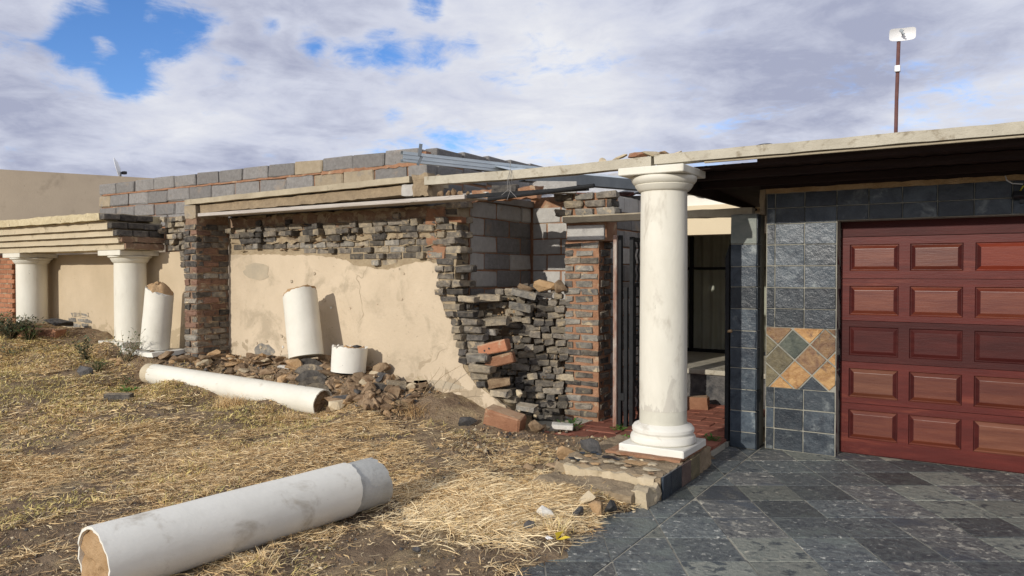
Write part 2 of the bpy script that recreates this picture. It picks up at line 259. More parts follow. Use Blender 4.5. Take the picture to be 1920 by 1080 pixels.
class MB:
    def __init__(s): s.v = []; s.f = []; s.mi = []
    def add(s, v, f, mi=0):
        n = len(s.v); s.v += [tuple(p) for p in v]; s.f += [tuple(i + n for i in q) for q in f]; s.mi += [mi] * len(f); return s
    def box(s, c, d, rot=None, mi=0):
        m = Matrix.Identity(3) if rot is None else Euler(rot).to_matrix()
        pts = [Vector(c) + m @ Vector((sx * d[0] / 2, sy * d[1] / 2, sz * d[2] / 2)) for sz in (-1, 1) for sy in (-1, 1) for sx in (-1, 1)]
        return s.add(pts, [(0, 2, 3, 1), (4, 5, 7, 6), (0, 1, 5, 4), (2, 6, 7, 3), (0, 4, 6, 2), (1, 3, 7, 5)], mi)
    def bb(s, x0, x1, y0, y1, z0, z1, mi=0): return s.box(((x0 + x1) / 2, (y0 + y1) / 2, (z0 + z1) / 2), (x1 - x0, y1 - y0, z1 - z0), None, mi)
    def lathe(s, prof, c=(0, 0, 0), seg=40, mi=0, cap=True, wob=0):
        v = []; f = []
        for r, z in prof:
            for k in range(seg):
                a = 2 * math.pi * k / seg; rr = r + (random.uniform(-wob, wob) if wob else 0)
                v.append((c[0] + rr * math.cos(a), c[1] + rr * math.sin(a), c[2] + z))
        for i in range(len(prof) - 1):
            for k in range(seg): f.append((i * seg + k, i * seg + (k + 1) % seg, (i + 1) * seg + (k + 1) % seg, (i + 1) * seg + k))
        if cap:
            f.append(tuple(range(seg - 1, -1, -1))); n = (len(prof) - 1) * seg; f.append(tuple(range(n, n + seg)))
        return s.add(v, f, mi)
    def tube(s, pts, r, seg=8, mi=0):
        pts = [Vector(p) for p in pts]; v = []; f = []
        for i, p in enumerate(pts):
            t = (pts[min(i + 1, len(pts) - 1)] - pts[max(i - 1, 0)]).normalized()
            u = t.cross(Vector((0, 0, 1)));  u = u.normalized() if u.length > .01 else Vector((1, 0, 0)); w = t.cross(u)
            rr = r[i] if isinstance(r, (list, tuple)) else r
            for k in range(seg): a = 2 * math.pi * k / seg; v.append(p + (u * math.cos(a) + w * math.sin(a)) * rr)
        for i in range(len(pts) - 1):
            for k in range(seg): f.append((i * seg + k, i * seg + (k + 1) % seg, (i + 1) * seg + (k + 1) % seg, (i + 1) * seg + k))
        f.append(tuple(range(seg))); n = (len(pts) - 1) * seg; f.append(tuple(range(n + seg - 1, n - 1, -1)))
        return s.add(v, f, mi)
    def prism(s, poly, fn, t0, t1, mi=0):     # poly of (u,v); fn(u,v,t) -> point
        n = len(poly); v = [fn(u, w, t0) for u, w in poly] + [fn(u, w, t1) for u, w in poly]
        f = [tuple(range(n)), tuple(range(2 * n - 1, n - 1, -1))] + [(i, i + n, (i + 1) % n + n, (i + 1) % n) for i in range(n)]
        return s.add(v, f, mi)
    def build(s, name, mats, parent=None, smooth=False, pos=None, bev=0):
        me = bpy.data.meshes.new(name)
        off = Vector(pos) if pos is not None else Vector((0, 0, 0))
        me.from_pydata([tuple(Vector(p) - off) for p in s.v], [], s.f)
        for m in (mats if isinstance(mats, (list, tuple)) else [mats]): me.materials.append(m)
        if isinstance(mats, (list, tuple)) and len(mats) > 1: me.polygons.foreach_set('material_index', s.mi)
        bm = bmesh.new(); bm.from_mesh(me); bmesh.ops.recalc_face_normals(bm, faces=bm.faces)
        if bev:
            ed = [e for e in bm.edges if len(e.link_faces) == 2 and e.calc_face_angle(0) > .6]
            bmesh.ops.bevel(bm, geom=ed, offset=bev, segments=1, affect='EDGES', clamp_overlap=True)
        bm.to_mesh(me); bm.free()
        if smooth:
            me.polygons.foreach_set('use_smooth', [True] * len(me.polygons))
            me.set_sharp_from_angle(angle=R(35))
        o = bpy.data.objects.new(name, me); link(o, parent, off); return o
def rough_box(x0, x1, y0, y1, z0, z1, cell=.09, amp=.008, freq=7, seed=0, zfun=None):
    """a box cut into cells and roughened by noise; zfun(x) shifts z"""
    bm = bmesh.new(); bmesh.ops.create_cube(bm, size=1)
    for v in bm.verts: v.co = Vector(((x0 + x1) / 2 + v.co.x * (x1 - x0), (y0 + y1) / 2 + v.co.y * (y1 - y0), (z0 + z1) / 2 + v.co.z * (z1 - z0)))
    for ax, (lo, hi) in enumerate(((x0, x1), (y0, y1), (z0, z1))):
        n = min(60, int((hi - lo) / cell))
        for i in range(1, n):
            p = [0, 0, 0]; p[ax] = lo + (hi - lo) * i / n; nn = [0, 0, 0]; nn[ax] = 1
            bmesh.ops.bisect_plane(bm, geom=bm.verts[:] + bm.edges[:] + bm.faces[:], plane_co=p, plane_no=nn)
    for v in bm.verts:
        q = v.co * freq + Vector((seed, seed * 1.7, seed * .3))
        d = Vector((noise.noise(q), noise.noise(q + Vector((9, 3, 1))), noise.noise(q + Vector((2, 8, 5)))))
        q2 = q * 2.7; d += .6 * Vector((noise.noise(q2), noise.noise(q2 + Vector((9, 3, 1))), noise.noise(q2 + Vector((2, 8, 5)))))
        v.co += d * amp
        if zfun: v.co.z += zfun(v.co.x)
    mb = MB(); bm.verts.index_update()
    mb.v = [tuple(v.co) for v in bm.verts]; mb.f = [tuple(v.index for v in f.verts) for f in bm.faces]; mb.mi = [0] * len(mb.f); bm.free(); return mb
def rag(poly, step=.06, amp=.018, seed=0):
    """densify a polygon's edges and make them ragged"""
    out = []
    for i, p in enumerate(poly):
        q = poly[(i + 1) % len(poly)]; L = math.hypot(q[0] - p[0], q[1] - p[1]); n = max(1, int(L / step))
        for k in range(n):
            t = k / n; x = p[0] + (q[0] - p[0]) * t; y = p[1] + (q[1] - p[1]) * t
            a = amp if 0 < k else amp * .4
            out.append((x + random.uniform(-a, a), y + random.uniform(-a, a)))
    return out
def clip(poly, px, py, nx, ny):   # keep (p - P).n >= 0
    out = []
    for i, p in enumerate(poly):
        q = poly[(i + 1) % len(poly)]
        a = (p[0] - px) * nx + (p[1] - py) * ny; b = (q[0] - px) * nx + (q[1] - py) * ny
        if a >= 0: out.append(p)
        if (a > 0 > b) or (a < 0 < b):
            t = a / (a - b); out.append((p[0] + (q[0] - p[0]) * t, p[1] + (q[1] - p[1]) * t))
    return out
def parea(p): return abs(sum(p[i][0] * p[(i + 1) % len(p)][1] - p[(i + 1) % len(p)][0] * p[i][1] for i in range(len(p)))) / 2 if len(p) > 2 else 0
FRONT = lambda y0: (lambda u, v, t: (u, y0 - t, v))      # wall facing the street: t grows outwards
SIDE = lambda x0: (lambda u, v, t: (x0 + t, u, v))       # wall facing +x
# stocks of brick shaped meshes, each chamfered and knocked about; shared by many objects
def stock(L, W, H, n=6, ch=.008, jit=.004):
    res = []
    for i in range(n):
        bm = bmesh.new(); bmesh.ops.create_cube(bm, size=1)
        for v in bm.verts: v.co = Vector((v.co.x * L, v.co.y * W, v.co.z * H))
        bmesh.ops.bevel(bm, geom=bm.edges[:], offset=ch, segments=1, affect='EDGES')
        for v in bm.verts: v.co += Vector([random.uniform(-jit, jit) for _ in range(3)])
        me = bpy.data.meshes.new('brick'); bm.to_mesh(me); bm.free(); me.materials.append(clinker); res.append(me)
    return res
ST = stock(.222, .106, .070); ST_R = stock(.222, .106, .070, 12, .009, .011); BL = stock(.505, .19, .172, 8, .013, .008); BK = stock(.40, .14, .186, 5, .007, .004)
PV = stock(.232, .116, .05, 5, .005, .002); TL = stock(.257, .014, .188, 5, .004, .0015)
def brick(meshes, pos, mat, parent=None, rot=(0, 0, 0), sc_=(1, 1, 1), name='brick', jr=.012):
    o = mk(name, random.choice(meshes), mat, parent, pos, Euler((rot[0] + random.uniform(-jr, jr), rot[1] + random.uniform(-jr, jr), rot[2] + random.uniform(-jr, jr))), sc_)
    return o
def hulls(n, k=13, flat=1.0):
    res = []
    for i in range(n):
        bm = bmesh.new()
        for _ in range(k):
            p = Vector([random.gauss(0, 1) for _ in range(3)]).normalized() * random.uniform(.68, 1.1)
            bm.verts.new((p.x, p.y * random.uniform(.7, 1), p.z * flat))
        r = bmesh.ops.convex_hull(bm, input=bm.verts[:])
        bmesh.ops.delete(bm, geom=list({g for g in r['geom_interior'] + r['geom_unused'] if isinstance(g, bmesh.types.BMVert)}), context='VERTS')
        me = bpy.data.meshes.new('stone'); bm.to_mesh(me); bm.free(); me.materials.append(clod); res.append(me)
    return res
HU = hulls(12, 19, .72); HF = hulls(10, 18, .36)
def pick(ws):
    t = random.random() * sum(w for _, w in ws)
    for m, w in ws:
        t -= w
        if t <= 0: return m
    return ws[-1][0]

# ------------------------------------------------------------------ ground
GP = np.array([(-3.87, 2.15, .02), (-3.73, 3.97, .03), (-2.3, 4.5, .02), (-2.3, 3, .02), (-2.3, 1, .01), (-2.5, 5.2, .06), (-3.0, 4.85, .06), (-4.29, 6.55, .22), (-3.9, 6.1, .11),
    (-3.69, 6.45, .09), (-2.9, 5.9, .15), (-3.3, 5.5, .10), (-4.46, 6.1, .14), (-5, 6.5, .36), (-5, 5.9, .16), (-5.5, 6.5, .42), (-6, 6.5, .50), (-6.6, 6.45, .60), (-6.85, 6.15, .60), (-6.3, 6.2, .50), (-7.2, 6.45, .60), (-8, 6.5, .57), (-8.8, 6.35, .57), (-8.9, 5.95, .54),
    (-6.3, 5.85, .16), (-7.2, 5.85, .22), (-8.2, 5.85, .33), (-6.28, 5.55, .11), (-9.05, 5.5, .26), (-9.0, 5.2, .25), (-6.3, 5.3, .10), (-7.4, 5.4, .14), (-9.4, 5.85, .62), (-10.35, 5.9, .74), (-12, 6.1, .82), (-13.2, 5.9, .87), (-10, 5.5, .52),
    (-11, 5.4, .62), (-12, 5.2, .72), (-13, 4.8, .68), (-9.6, 5.03, .40), (-8.37, 4.74, .24), (-10.9, 4.6, .42), (-16, 5, .8), (-18, 6, .9), (-10, 3, .24), (-14, 3, .42), (-8, 3, .12), (-6, 3, .06), (-6, 4.4, .08), (-18, 3, .55), (-6, 1, .0), (-12, 1, .1), (-18, 1, .3), (-6, -2, 0), (-16, -2, .1), (-2.3, -2, 0)])
def gbase(x, y):
    x = np.asarray(x, float); y = np.asarray(y, float); num = np.zeros_like(x); den = np.zeros_like(x)
    for px, py, pz in GP:
        d2 = (x - px) ** 2 + (y - py) ** 2 + .004; w = 1 / d2 ** 1.7; num += w * pz; den += w
    return num / den
def edge_x(y):   # where the soil stops against the slate driveway
    y = np.asarray(y, float)
    return -2.13 + .05 * np.sin(y * 5.1) + .035 * np.sin(y * 13.0 + 1) + .02 * np.sin(y * 31)
def gz(x, y):
    x = np.asarray(x, float); y = np.asarray(y, float); z = gbase(x, y)
    t = np.clip((edge_x(y) - x) / .25, 0, 1)
    z = np.where(x > edge_x(y) - .25, z * t + (1 - t) * -.012, z)
    z = np.where(x > edge_x(y) + .02, -.05, z)
    return z
def gzs(x, y): return float(gz(np.array([x]), np.array([y]))[0])
def build_ground():
    xs = np.concatenate([np.arange(-19, -9, .06), np.arange(-9, -1.8, .028)]); ys = np.concatenate([np.arange(-3, 1.2, .15), np.arange(1.2, 6.78, .03)])
    X, Y = np.meshgrid(xs, ys); Z = gz(X, Y)
    nx, ny = len(xs), len(ys); H = np.zeros_like(Z)
    for j in range(ny):
        if ys[j] < 1.2: continue
        for i in range(nx):
            p = Vector((xs[i], ys[j], 0))
            H[j, i] = .030 * noise.noise(p * 2.1) + .022 * noise.noise(p * 5.3) + .014 * noise.noise(p * 13) + .009 * noise.noise(p * 29)
    amp = np.clip((edge_x(Y) - .04 - X) / .4, 0, 1)
    near_pav = np.clip((np.hypot(X + 3.2, Y - 6.7)) / .8, .15, 1)
    Z = Z + H * amp * near_pav
    Z = np.where((X > -4.05) & (Y > 6.5), np.minimum(Z, .04), Z)
    co_ = np.stack([X, Y, Z], -1).reshape(-1, 3)
    idx = np.arange(nx * ny).reshape(ny, nx)
    f = np.stack([idx[:-1, :-1], idx[:-1, 1:], idx[1:, 1:], idx[1:, :-1]], -1).reshape(-1, 4)
    me = bpy.data.meshes.new('ground'); me.from_pydata(co_.tolist(), [], f.tolist()); me.materials.append(soil)
    me.polygons.foreach_set('use_smooth', [True] * len(me.polygons))
    o = bpy.data.objects.new('ground', me); link(o); tag(o, 'bare brown soil yard rising towards the ruined wall', kind='structure')
    mb = MB(); mb.add([(-300, -300, -.08), (300, -300, -.08), (300, 300, -.08), (-300, 300, -.08)], [(0, 1, 2, 3)])
    tag(mb.build('terrain', earth), 'flat ground far around the property', kind='structure')
build_ground()

# ------------------------------------------------------------------ slate driveway, tile by tile
def build_driveway():
    mb = MB(); mb.bb(-2.32, 6.5, -3, 7.7, -.05, -.006); drv = mb.build('driveway', grout_sand); tag(drv, 'slate paved driveway in front of the garage', kind='structure')
    c, s = math.cos(R(32.6)), math.sin(R(32.6)); t = .4; g = .005; n = 0
    for i in range(-9, 17):
        for k in range(-3, 13):
            u0 = .99 + i * t; v0 = 4.37 + (k - 3) * .395
            def w(u, v): return (c * u - s * v, s * u + c * v)
            quad = [w(u0 + g, v0 + g), w(u0 + t - g, v0 + g), w(u0 + t - g, v0 + .395 - g), w(u0 + g, v0 + .395 - g)]
            cx = sum(p[0] for p in quad) / 4; cy = sum(p[1] for p in quad) / 4
            if cx > 4.2 or cy > 7.75 or cy < .6 or cx < -2.6: continue
            for part in (0, 1):
                q = [(p[0] + random.uniform(-.003, .003), p[1] + random.uniform(-.003, .003)) for p in quad]
                xb = -1.86   # border course along the step and the soil
                if part == 0: q = clip(q, xb + .006, 0, 1, 0)
                else: q = clip(clip(q, xb - .006, 0, -1, 0), -2.26, 0, 1, 0)
                if cy > 6.9 : q = clip(q, 0, 7.62, 0, -1)
                if parea(q) < .0012: continue
                zt = random.uniform(-.0015, .0015)
                m = MB(); m.prism(q, lambda a, b, tt: (a, b, tt), -.012, zt)
                o = m.build('tile', pick([(drive_a, 6), (drive_b, 3), (drive_c, 4)]), drv, pos=(cx, cy, 0), bev=.003); n += 1
    for j in range(22): pass
    return drv
driveway = build_driveway()

# ------------------------------------------------------------------ main facade wall
FY = 6.6
def build_facade():
    th = thing('house_wall', 'long ruined facade with peeling tan plaster and broken brick end', 'wall', (-7, FY, .3))
    core_poly = [(-8.87, 0), (-8.87, 2.46), (-4.93, 2.46), (-4.95, 1.95), (-4.98, 1.4), (-4.9, 1.15), (-4.82, .92), (-4.74, .6), (-4.5, .4), (-4.32, .27), (-4.27, 0)]
    mb = MB(); mb.prism(rag(core_poly, .08, .012), FRONT(FY + .004), -.22, 0); mb.build('core', mortar_sand, th)
    pl = [(-8.865, .2), (-8.865, 1.955), (-8.3, 1.95), (-7.88, 1.94), (-7.08, 1.915), (-6.62, 1.865), (-6.5, 1.80), (-6.27, 1.78), (-6.1, 1.74), (-5.85, 1.75), (-5.7, 1.80), (-5.52, 1.825), (-5.21, 1.82), (-5.19, 1.6), (-5.17, 1.41),
          (-5.08, 1.24), (-5.0, 1.18), (-4.95, 1.0), (-4.9, .89), (-4.85, .66), (-4.68, .485), (-4.46, .37), (-4.3, .3), (-4.25, .1)]
    top = rag(pl, .05, .012)
    top = [(max(-8.866, u), v) for u, v in top]
    mb = MB(); mb.prism(top, FRONT(FY), -.03, .006); mb.build('plaster_panel', plaster, th)
    # bare patch of thin grey skim and the flaked hollow low down show as slightly raised or cut pieces
    for cx, cz, rx, rz, m in [(-8.28, 1.72, .30, .13, plaster_thin), (-8.15, .66, .22, .10, brick_grey), (-7.55, .60, .30, .06, plaster_thin), (-5.2, .45, .35, .05, plaster_thin), (-5.45, .42, .12, .1, stone_pale)]:
        n = 18; poly = [(cx + rx * math.cos(2 * math.pi * k / n) * random.uniform(.75, 1.1), cz + rz * math.sin(2 * math.pi * k / n) * random.uniform(.75, 1.1)) for k in range(n)]
        mb = MB(); mb.prism(poly, FRONT(FY - .0095), -.002, 0); mb.build('plaster_patch', m, th)
    # loose plaster flakes standing off the wall
    for k in range(26):
        cx, cz = (random.uniform(-8.5, -7.2), random.uniform(.55, .9)) if k < 13 else (random.uniform(-7.8, -5.6), random.uniform(1.2, 1.75))
        r = random.uniform(.008, .026)
        poly = [(cx + r * math.cos(a) * random.uniform(.5, 1.2), cz + r * math.sin(a) * random.uniform(.5, 1.2)) for a in [2 * math.pi * i / 7 for i in range(7)]]
        mb = MB(); mb.prism(poly, lambda u, v, t: (u, FY - .008 - t - .35 * abs(v - cz), v), 0, .006); mb.build('plaster_flake', random.choice([plaster, plaster, plaster_thin, plaster, stone_white]), th)
    # exposed courses above the plaster
    z = 1.79; row = 0
    while z < 2.45:
        x = -8.86 + (.06 if row % 2 else 0) + random.uniform(0, .05)
        while x < -5.0:
            header = random.random() < (.5 if row in (5, 6) else .12)
            L = .112 if header else .226
            if x + L > -4.9: break
            inside = z < np.interp(x + L / 2, [-8.86, -7.9, -7.08, -6.62, -6.27, -5.85, -5.5, -5.2], [1.97, 1.96, 1.93, 1.88, 1.80, 1.765, 1.84, 1.84])
            if not inside and random.random() > .05:
                out = {0: .004, 1: .006, 2: .004, 3: .012, 4: .035, 5: .06, 6: .02, 7: -.03, 8: -.06}.get(row, 0)
                if row == 4: out += random.choice([-.05, .0, .03])
                if x < -6.5 and row in (4, 5): out += .02
                out += random.uniform(-.008, .012) * (1 + (row > 3))
                mat = pick([(clinker, 6), (brick_grey, 3), (clinker_tan, 2)]) if row < 4 else pick([(clinker_black, 4), (clinker, 4), (clinker_tan, 3)])
                rough = row > 3
                brick(ST_R if rough else ST, (x + L / 2, FY + .053 - out, z + .035 + random.uniform(-.003, .003)), mat, th, rot=(0, 0, R(90) if header else 0), jr=.05 if rough else .012)
            x += L + .012 + random.uniform(0, .006)
        z += .0765; row += 1
    mb = rough_box(-8.80, -5.2, FY - .028, FY + .05, 2.10, 2.225, .04, .03, 13, 21); mb.build('mortar_bed', mortar_sand, th, smooth=True)
    mb = rough_box(-8.84, -5.1, FY - .004, FY + .05, 2.22, 2.44, .05, .03, 10, 33); mb.build('mortar_bed', mortar_brown, th, smooth=True)
    # mortar smears on the broken courses
    for k in range(110):
        x = random.uniform(-8.7, -5.1); zz = random.choice([2.01, 2.09, 2.16, 2.24, 2.31]) + random.uniform(-.012, .012)
        brick(HF, (x, FY - .012 - random.uniform(0, .03), zz), random.choice([mortar_sand, mortar_sand, clod]), th, sc_=(random.uniform(.03, .10), .022, random.uniform(.02, .035)), name='mortar_lump', jr=.3)
    # stepped broken end: bricks left bare past the plaster
    z = .30; i = 0
    while z < 1.80:
        xp = float(np.interp(z, [.26, .37, .485, .66, .89, 1.18, 1.24, 1.41, 1.8], [-4.24, -4.46, -4.68, -4.85, -4.91, -5.0, -5.08, -5.18, -5.2]))
        xc = float(np.interp(z, [.27, .4, .6, .92, 1.15, 1.4, 1.95], [-4.2, -4.42, -4.62, -4.70, -4.78, -4.92, -4.93])) + (.05 if i % 2 else -.03)
        x = xp - .01
        while x < xc - .05:
            L = random.choice([.222, .106]); brick(ST_R, (x + L / 2, FY + .05 + random.uniform(-.02, .02), z + .035), pick([(clinker, 4), (clinker_tan, 3), (clinker_black, 2)]), th, rot=(0, 0, R(90) if L < .2 else 0), jr=.04); x += L + .012
        brick(ST_R, (xc - .1 + random.uniform(-.02, .03), FY + .17, z + .035), pick([(clinker, 4), (clinker_tan, 2), (clinker_black, 2)]), th, rot=(0, 0, 0), jr=.04)
        z += .083; i += 1
    # bare end above, with red mortar
    z = 1.84; i = 0
    while z < 2.44:
        for yy, m in ((FY + .05, 0), (FY + .165, 1)):
            brick(ST_R, (-5.02 + (.03 if i % 2 else -.03), yy, z + .035), pick([(clinker, 4), (clinker_tan, 3), (brick_rust, 1)]), th, jr=.04)
        z += .083; i += 1
    mb = rough_box(-5.36, -5.10, FY - .012, FY + .05, 1.86, 2.42, .05, .02, 14, 3); mb.build('red_mortar', mortar_red, th, smooth=True)
build_facade()

# brick pier on the left
def build_left_pier():
    th = thing('brick_pier', 'slim free-standing pier of brown and dark bricks beside the left portico', 'pier', (-9, 6.1, .55))
    x0, x1, y0, y1 = -9.14, -8.872, 6.1, 6.6
    mb = rough_box(x0 + .012, x1 - .012, y0 + .012, y1, .3, 2.52, .06, .014, 11, 5); mb.build('core', mortar_brown, th, smooth=True)
    z = .42; i = 0
    while z < 2.40:
        mt = lambda: pick([(clinker, 4), (clinker_black, 3), (brick_brown, 4), (brick_grey, 1)])
        if i % 2: 
            brick(ST_R, (x0 + .13, y0 + .05 - random.uniform(-.005, .01), z), mt(), th, sc_=(1.15, 1, 1), jr=.03)
            brick(ST_R, (x1 - .05 + random.uniform(-.008, .008), y0 + .22, z), mt(), th, rot=(0, 0, R(90)), jr=.03); brick(ST_R, (x1 - .05 + random.uniform(-.008, .008), y0 + .42, z), mt(), th, rot=(0, 0, R(90)), sc_=(.7, 1, 1), jr=.03)
        else:
            brick(ST_R, (x0 + .06, y0 + .10, z), mt(), th, rot=(0, 0, R(90)), jr=.03); brick(ST_R, (x1 - .055, y0 + .108, z), mt(), th, rot=(0, 0, R(90)), jr=.03)
            brick(ST_R, (x1 - .05 + random.uniform(-.008, .008), y0 + .345, z), mt(), th, rot=(0, 0, R(90)), jr=.03)
        z += .0825; i += 1
    mb = rough_box(x0 + .02, x1 - .01, y0 - .004, y0 + .3, 2.43, 2.60, .06, .01, 9, 2); mb.build('top_block', block_tan, th, smooth=True)
build_left_pier()

# ledge slabs and boards above the facade
def build_ledge():
    dz = lambda x: .012 * (x + 9.08)
    mb = rough_box(-9.08, -5.17, 6.07, 6.75, 2.612, 2.678, .12, .006, 5, 1, dz); tag(mb.build('coping_slab', concrete, smooth=True), 'long thin concrete coping slab resting over the tan facade', 'slab')
    mb = rough_box(-8.83, -5.32, 6.13, 6.80, 2.497, 2.603, .08, .012, 9, 2, lambda x: .010 * (x + 8.83)); tag(mb.build('mortar_bed', [concrete_rough], smooth=True), 'rough brown mortar bed sandwiched between coping slab and white plank', 'mortar bed')
    mb = MB(); mb.bb(-8.82, -4.46, 6.085, 6.125, 2.447, 2.489); mb.bb(-8.80, -4.46, 6.125, 6.5, 2.468, 2.486)
    tag(mb.build('plank', timber_grey, bev=.004), 'long whitish shuttering plank along the top of the tan facade', 'plank')
    mb = MB(); mb.bb(-4.44, -3.1, 6.10, 6.16, 2.455, 2.49); mb.tube([(-4.15, 6.06, 2.425), (-3.0, 6.06, 2.485)], .02, 8)
    tag(mb.build('steel_bar', steel_dark), 'black steel bar hanging under the concrete beam beside the round column', 'bar')
    mb = rough_box(-5.30, -5.14, 6.10, 6.3, 2.52, 2.64, .04, .012, 12, 4); tag(mb.build('block_fragment', block_pale, smooth=True), 'broken grey block piece wedged at the right end of the coping slab', 'block piece')
    mb = rough_box(-5.14, -4.92, 6.08, 6.35, 2.50, 2.735, .04, .03, 14, 6); tag(mb.build('mortar_lump', concrete_rough, smooth=True), 'big crumbly mortar lump between the coping slab and the concrete beam', 'lump')
    for k, (x, s) in enumerate([(-4.82, .055), (-4.72, .045), (-4.65, .06), (-4.56, .04), (-4.47, .03)]):
        o = mk('clod', HU[k], clod, None, (x, 6.16, 2.49 + s * .6), (k, k * 2, k), (s, s, s)); tag(o, 'brown clod on the plank below the left end of the concrete beam', 'clod', 'clods under the beam end')
    o = mk('pebble', HF[1], stone_white, None, (-4.22, 6.12, 2.50), (0, 0, 1), (.035, .03, .025)); tag(o, 'small white pebble on the bar under the concrete beam', 'pebble')
    # the thin beam and the carport fascia
    mb = rough_box(-4.96, -2.46, 6.06, 6.17, 2.617, 2.702, .11, .004, 5, 7, lambda x: -.012 * math.sin((x + 4.96) / 2.5 * math.pi)); tag(mb.build('concrete_beam', concrete_pale, smooth=True), 'thin pale concrete beam spanning from the facade to the round column', 'beam')
    mb = rough_box(-2.43, 2.2, 6.05, 6.19, 2.632, 2.712, .12, .005, 5, 8); tag(mb.build('fascia_beam', concrete_pale, smooth=True), 'long pale concrete edge beam of the carport roof right of the column', 'beam')
    mb = MB(); mb.bb(-2.0, 2.2, 6.075, 6.1, 2.610, 2.624); tag(mb.build('fascia_strip', concrete, bev=.003), 'thin white strip under the carport edge beam', 'trim')
    for k, (x, y, s, m) in enumerate([(-2.62, 6.13, .09, brick_rust), (-2.46, 6.13, .085, stone_pale), (-2.36, 6.12, .06, clod), (-2.78, 6.12, .055, stone_pale), (-2.26, 6.13, .04, stone_pale), (-2.95, 6.12, .04, stone_pale)]):
        o = mk('mortar_rubble', HF[k % 8], m, None, (x, y, 2.705 + s * .25), (0, .1 * k, k), (s * 1.6, s, s * 1.0)); tag(o, 'lump of old mortar on the beam above the round column', 'rubble', 'mortar lumps above the column')
    mb = MB(); mb.lathe([(.07, 0), (.085, .012), (.085, .03), (.05, .04)], (-1.605, 6.5, 2.75), 20); mb.lathe([(.03, -.12), (.03, 0)], (-1.605, 6.5, 2.75), 10)
    tag(mb.build('vent_cap', plastic_k, smooth=True), 'small black cap on the carport roof edge', 'vent cap')
    mb = MB()
    for k in range(3):
        a = k * 1.9; mb.tube([(-3.88, 6.04, 2.70), (-3.885 + .03 * math.cos(a), 6.03, 2.60), (-3.89 + .02 * math.sin(a), 6.03, 2.50), (-3.89 + .09 * math.cos(a), 6.02 + .02 * math.sin(a), 2.42 + .03 * math.sin(a * 2))], .0022, 5)
    mb.tube([(-3.89, 6.045, 2.71), (-3.885, 6.05, 2.78)], .003, 5)
    tag(mb.build('tie_wire', wire_m), 'knotted grey tie wire round the concrete beam', 'wire')
    mb = MB(); mb.lathe([(.022, 0), (.022, .05), (.012, .06), (.012, .075)], (-7.37, 6.66, 2.705), 10); tag(mb.build('plastic_bottle', plastic_t, smooth=True), 'tiny turquoise bottle top standing on the coping slab against the blocks', 'bottle')
build_ledge()

# ------------------------------------------------------------------ cement block parapet behind
def build_parapet():
    th = thing('block_parapet', 'grey cement block parapet with red mortar behind the ruined facade', 'block wall', (-9, 6.75, 2.4))
    y0 = 6.75
    mb = MB(); mb.bb(-12.39, -5.52, y0 + .025, y0 + .17, 2.2, 3.0); mb.bb(-12.37, -5.55, y0 + .07, y0 + .16, 3.0, 3.12)
    mb.bb(-5.66, -5.51, y0 + .17, 9.6, 2.2, 3.0); mb.build('mortar', mortar_red, th)
    tan = {(0, 9), (1, 10), (1, 11), (1, 0)}
    for r, (zc, hz) in enumerate([(3.073, 1.0), (2.874, 1.06), (2.676, 1.0), (2.50, 1.0)]):
        n = 0; x = -12.45 + (0 if r % 2 == 0 else -.17)
        while x < -5.6:
            L = .505; xe = min(x + L, -5.49)
            xs = max(x, -12.42); sx = (xe - xs) / L
            if sx > .15:
                m = block_tan if (r, n) in tan else block
                brick(BL, ((xs + xe) / 2, y0 + .095 + random.uniform(-.006, .006), zc + random.uniform(-.005, .005)), m, th, sc_=(sx, 1, hz), name='block')
            x += .527; n += 1
        y = y0 + .46
        while y < 9.4:
            brick(BL, (-5.585, y, zc + .035 * (y - y0) + random.uniform(-.006, .006)), block, th, rot=(0, 0, R(90)), name='block'); y += .53
    mb = rough_box(-7.2, -5.5, y0 - .006, y0 + .04, 2.955, 2.995, .05, .018, 14, 9); mb.build('mortar_squeeze', mortar_red, th, smooth=True)
    mb = rough_box(-12.3, -7.2, y0 - .001, y0 + .04, 2.966, 2.988, .06, .010, 14, 12); mb.build('mortar_squeeze', mortar_red, th, smooth=True)
build_parapet()

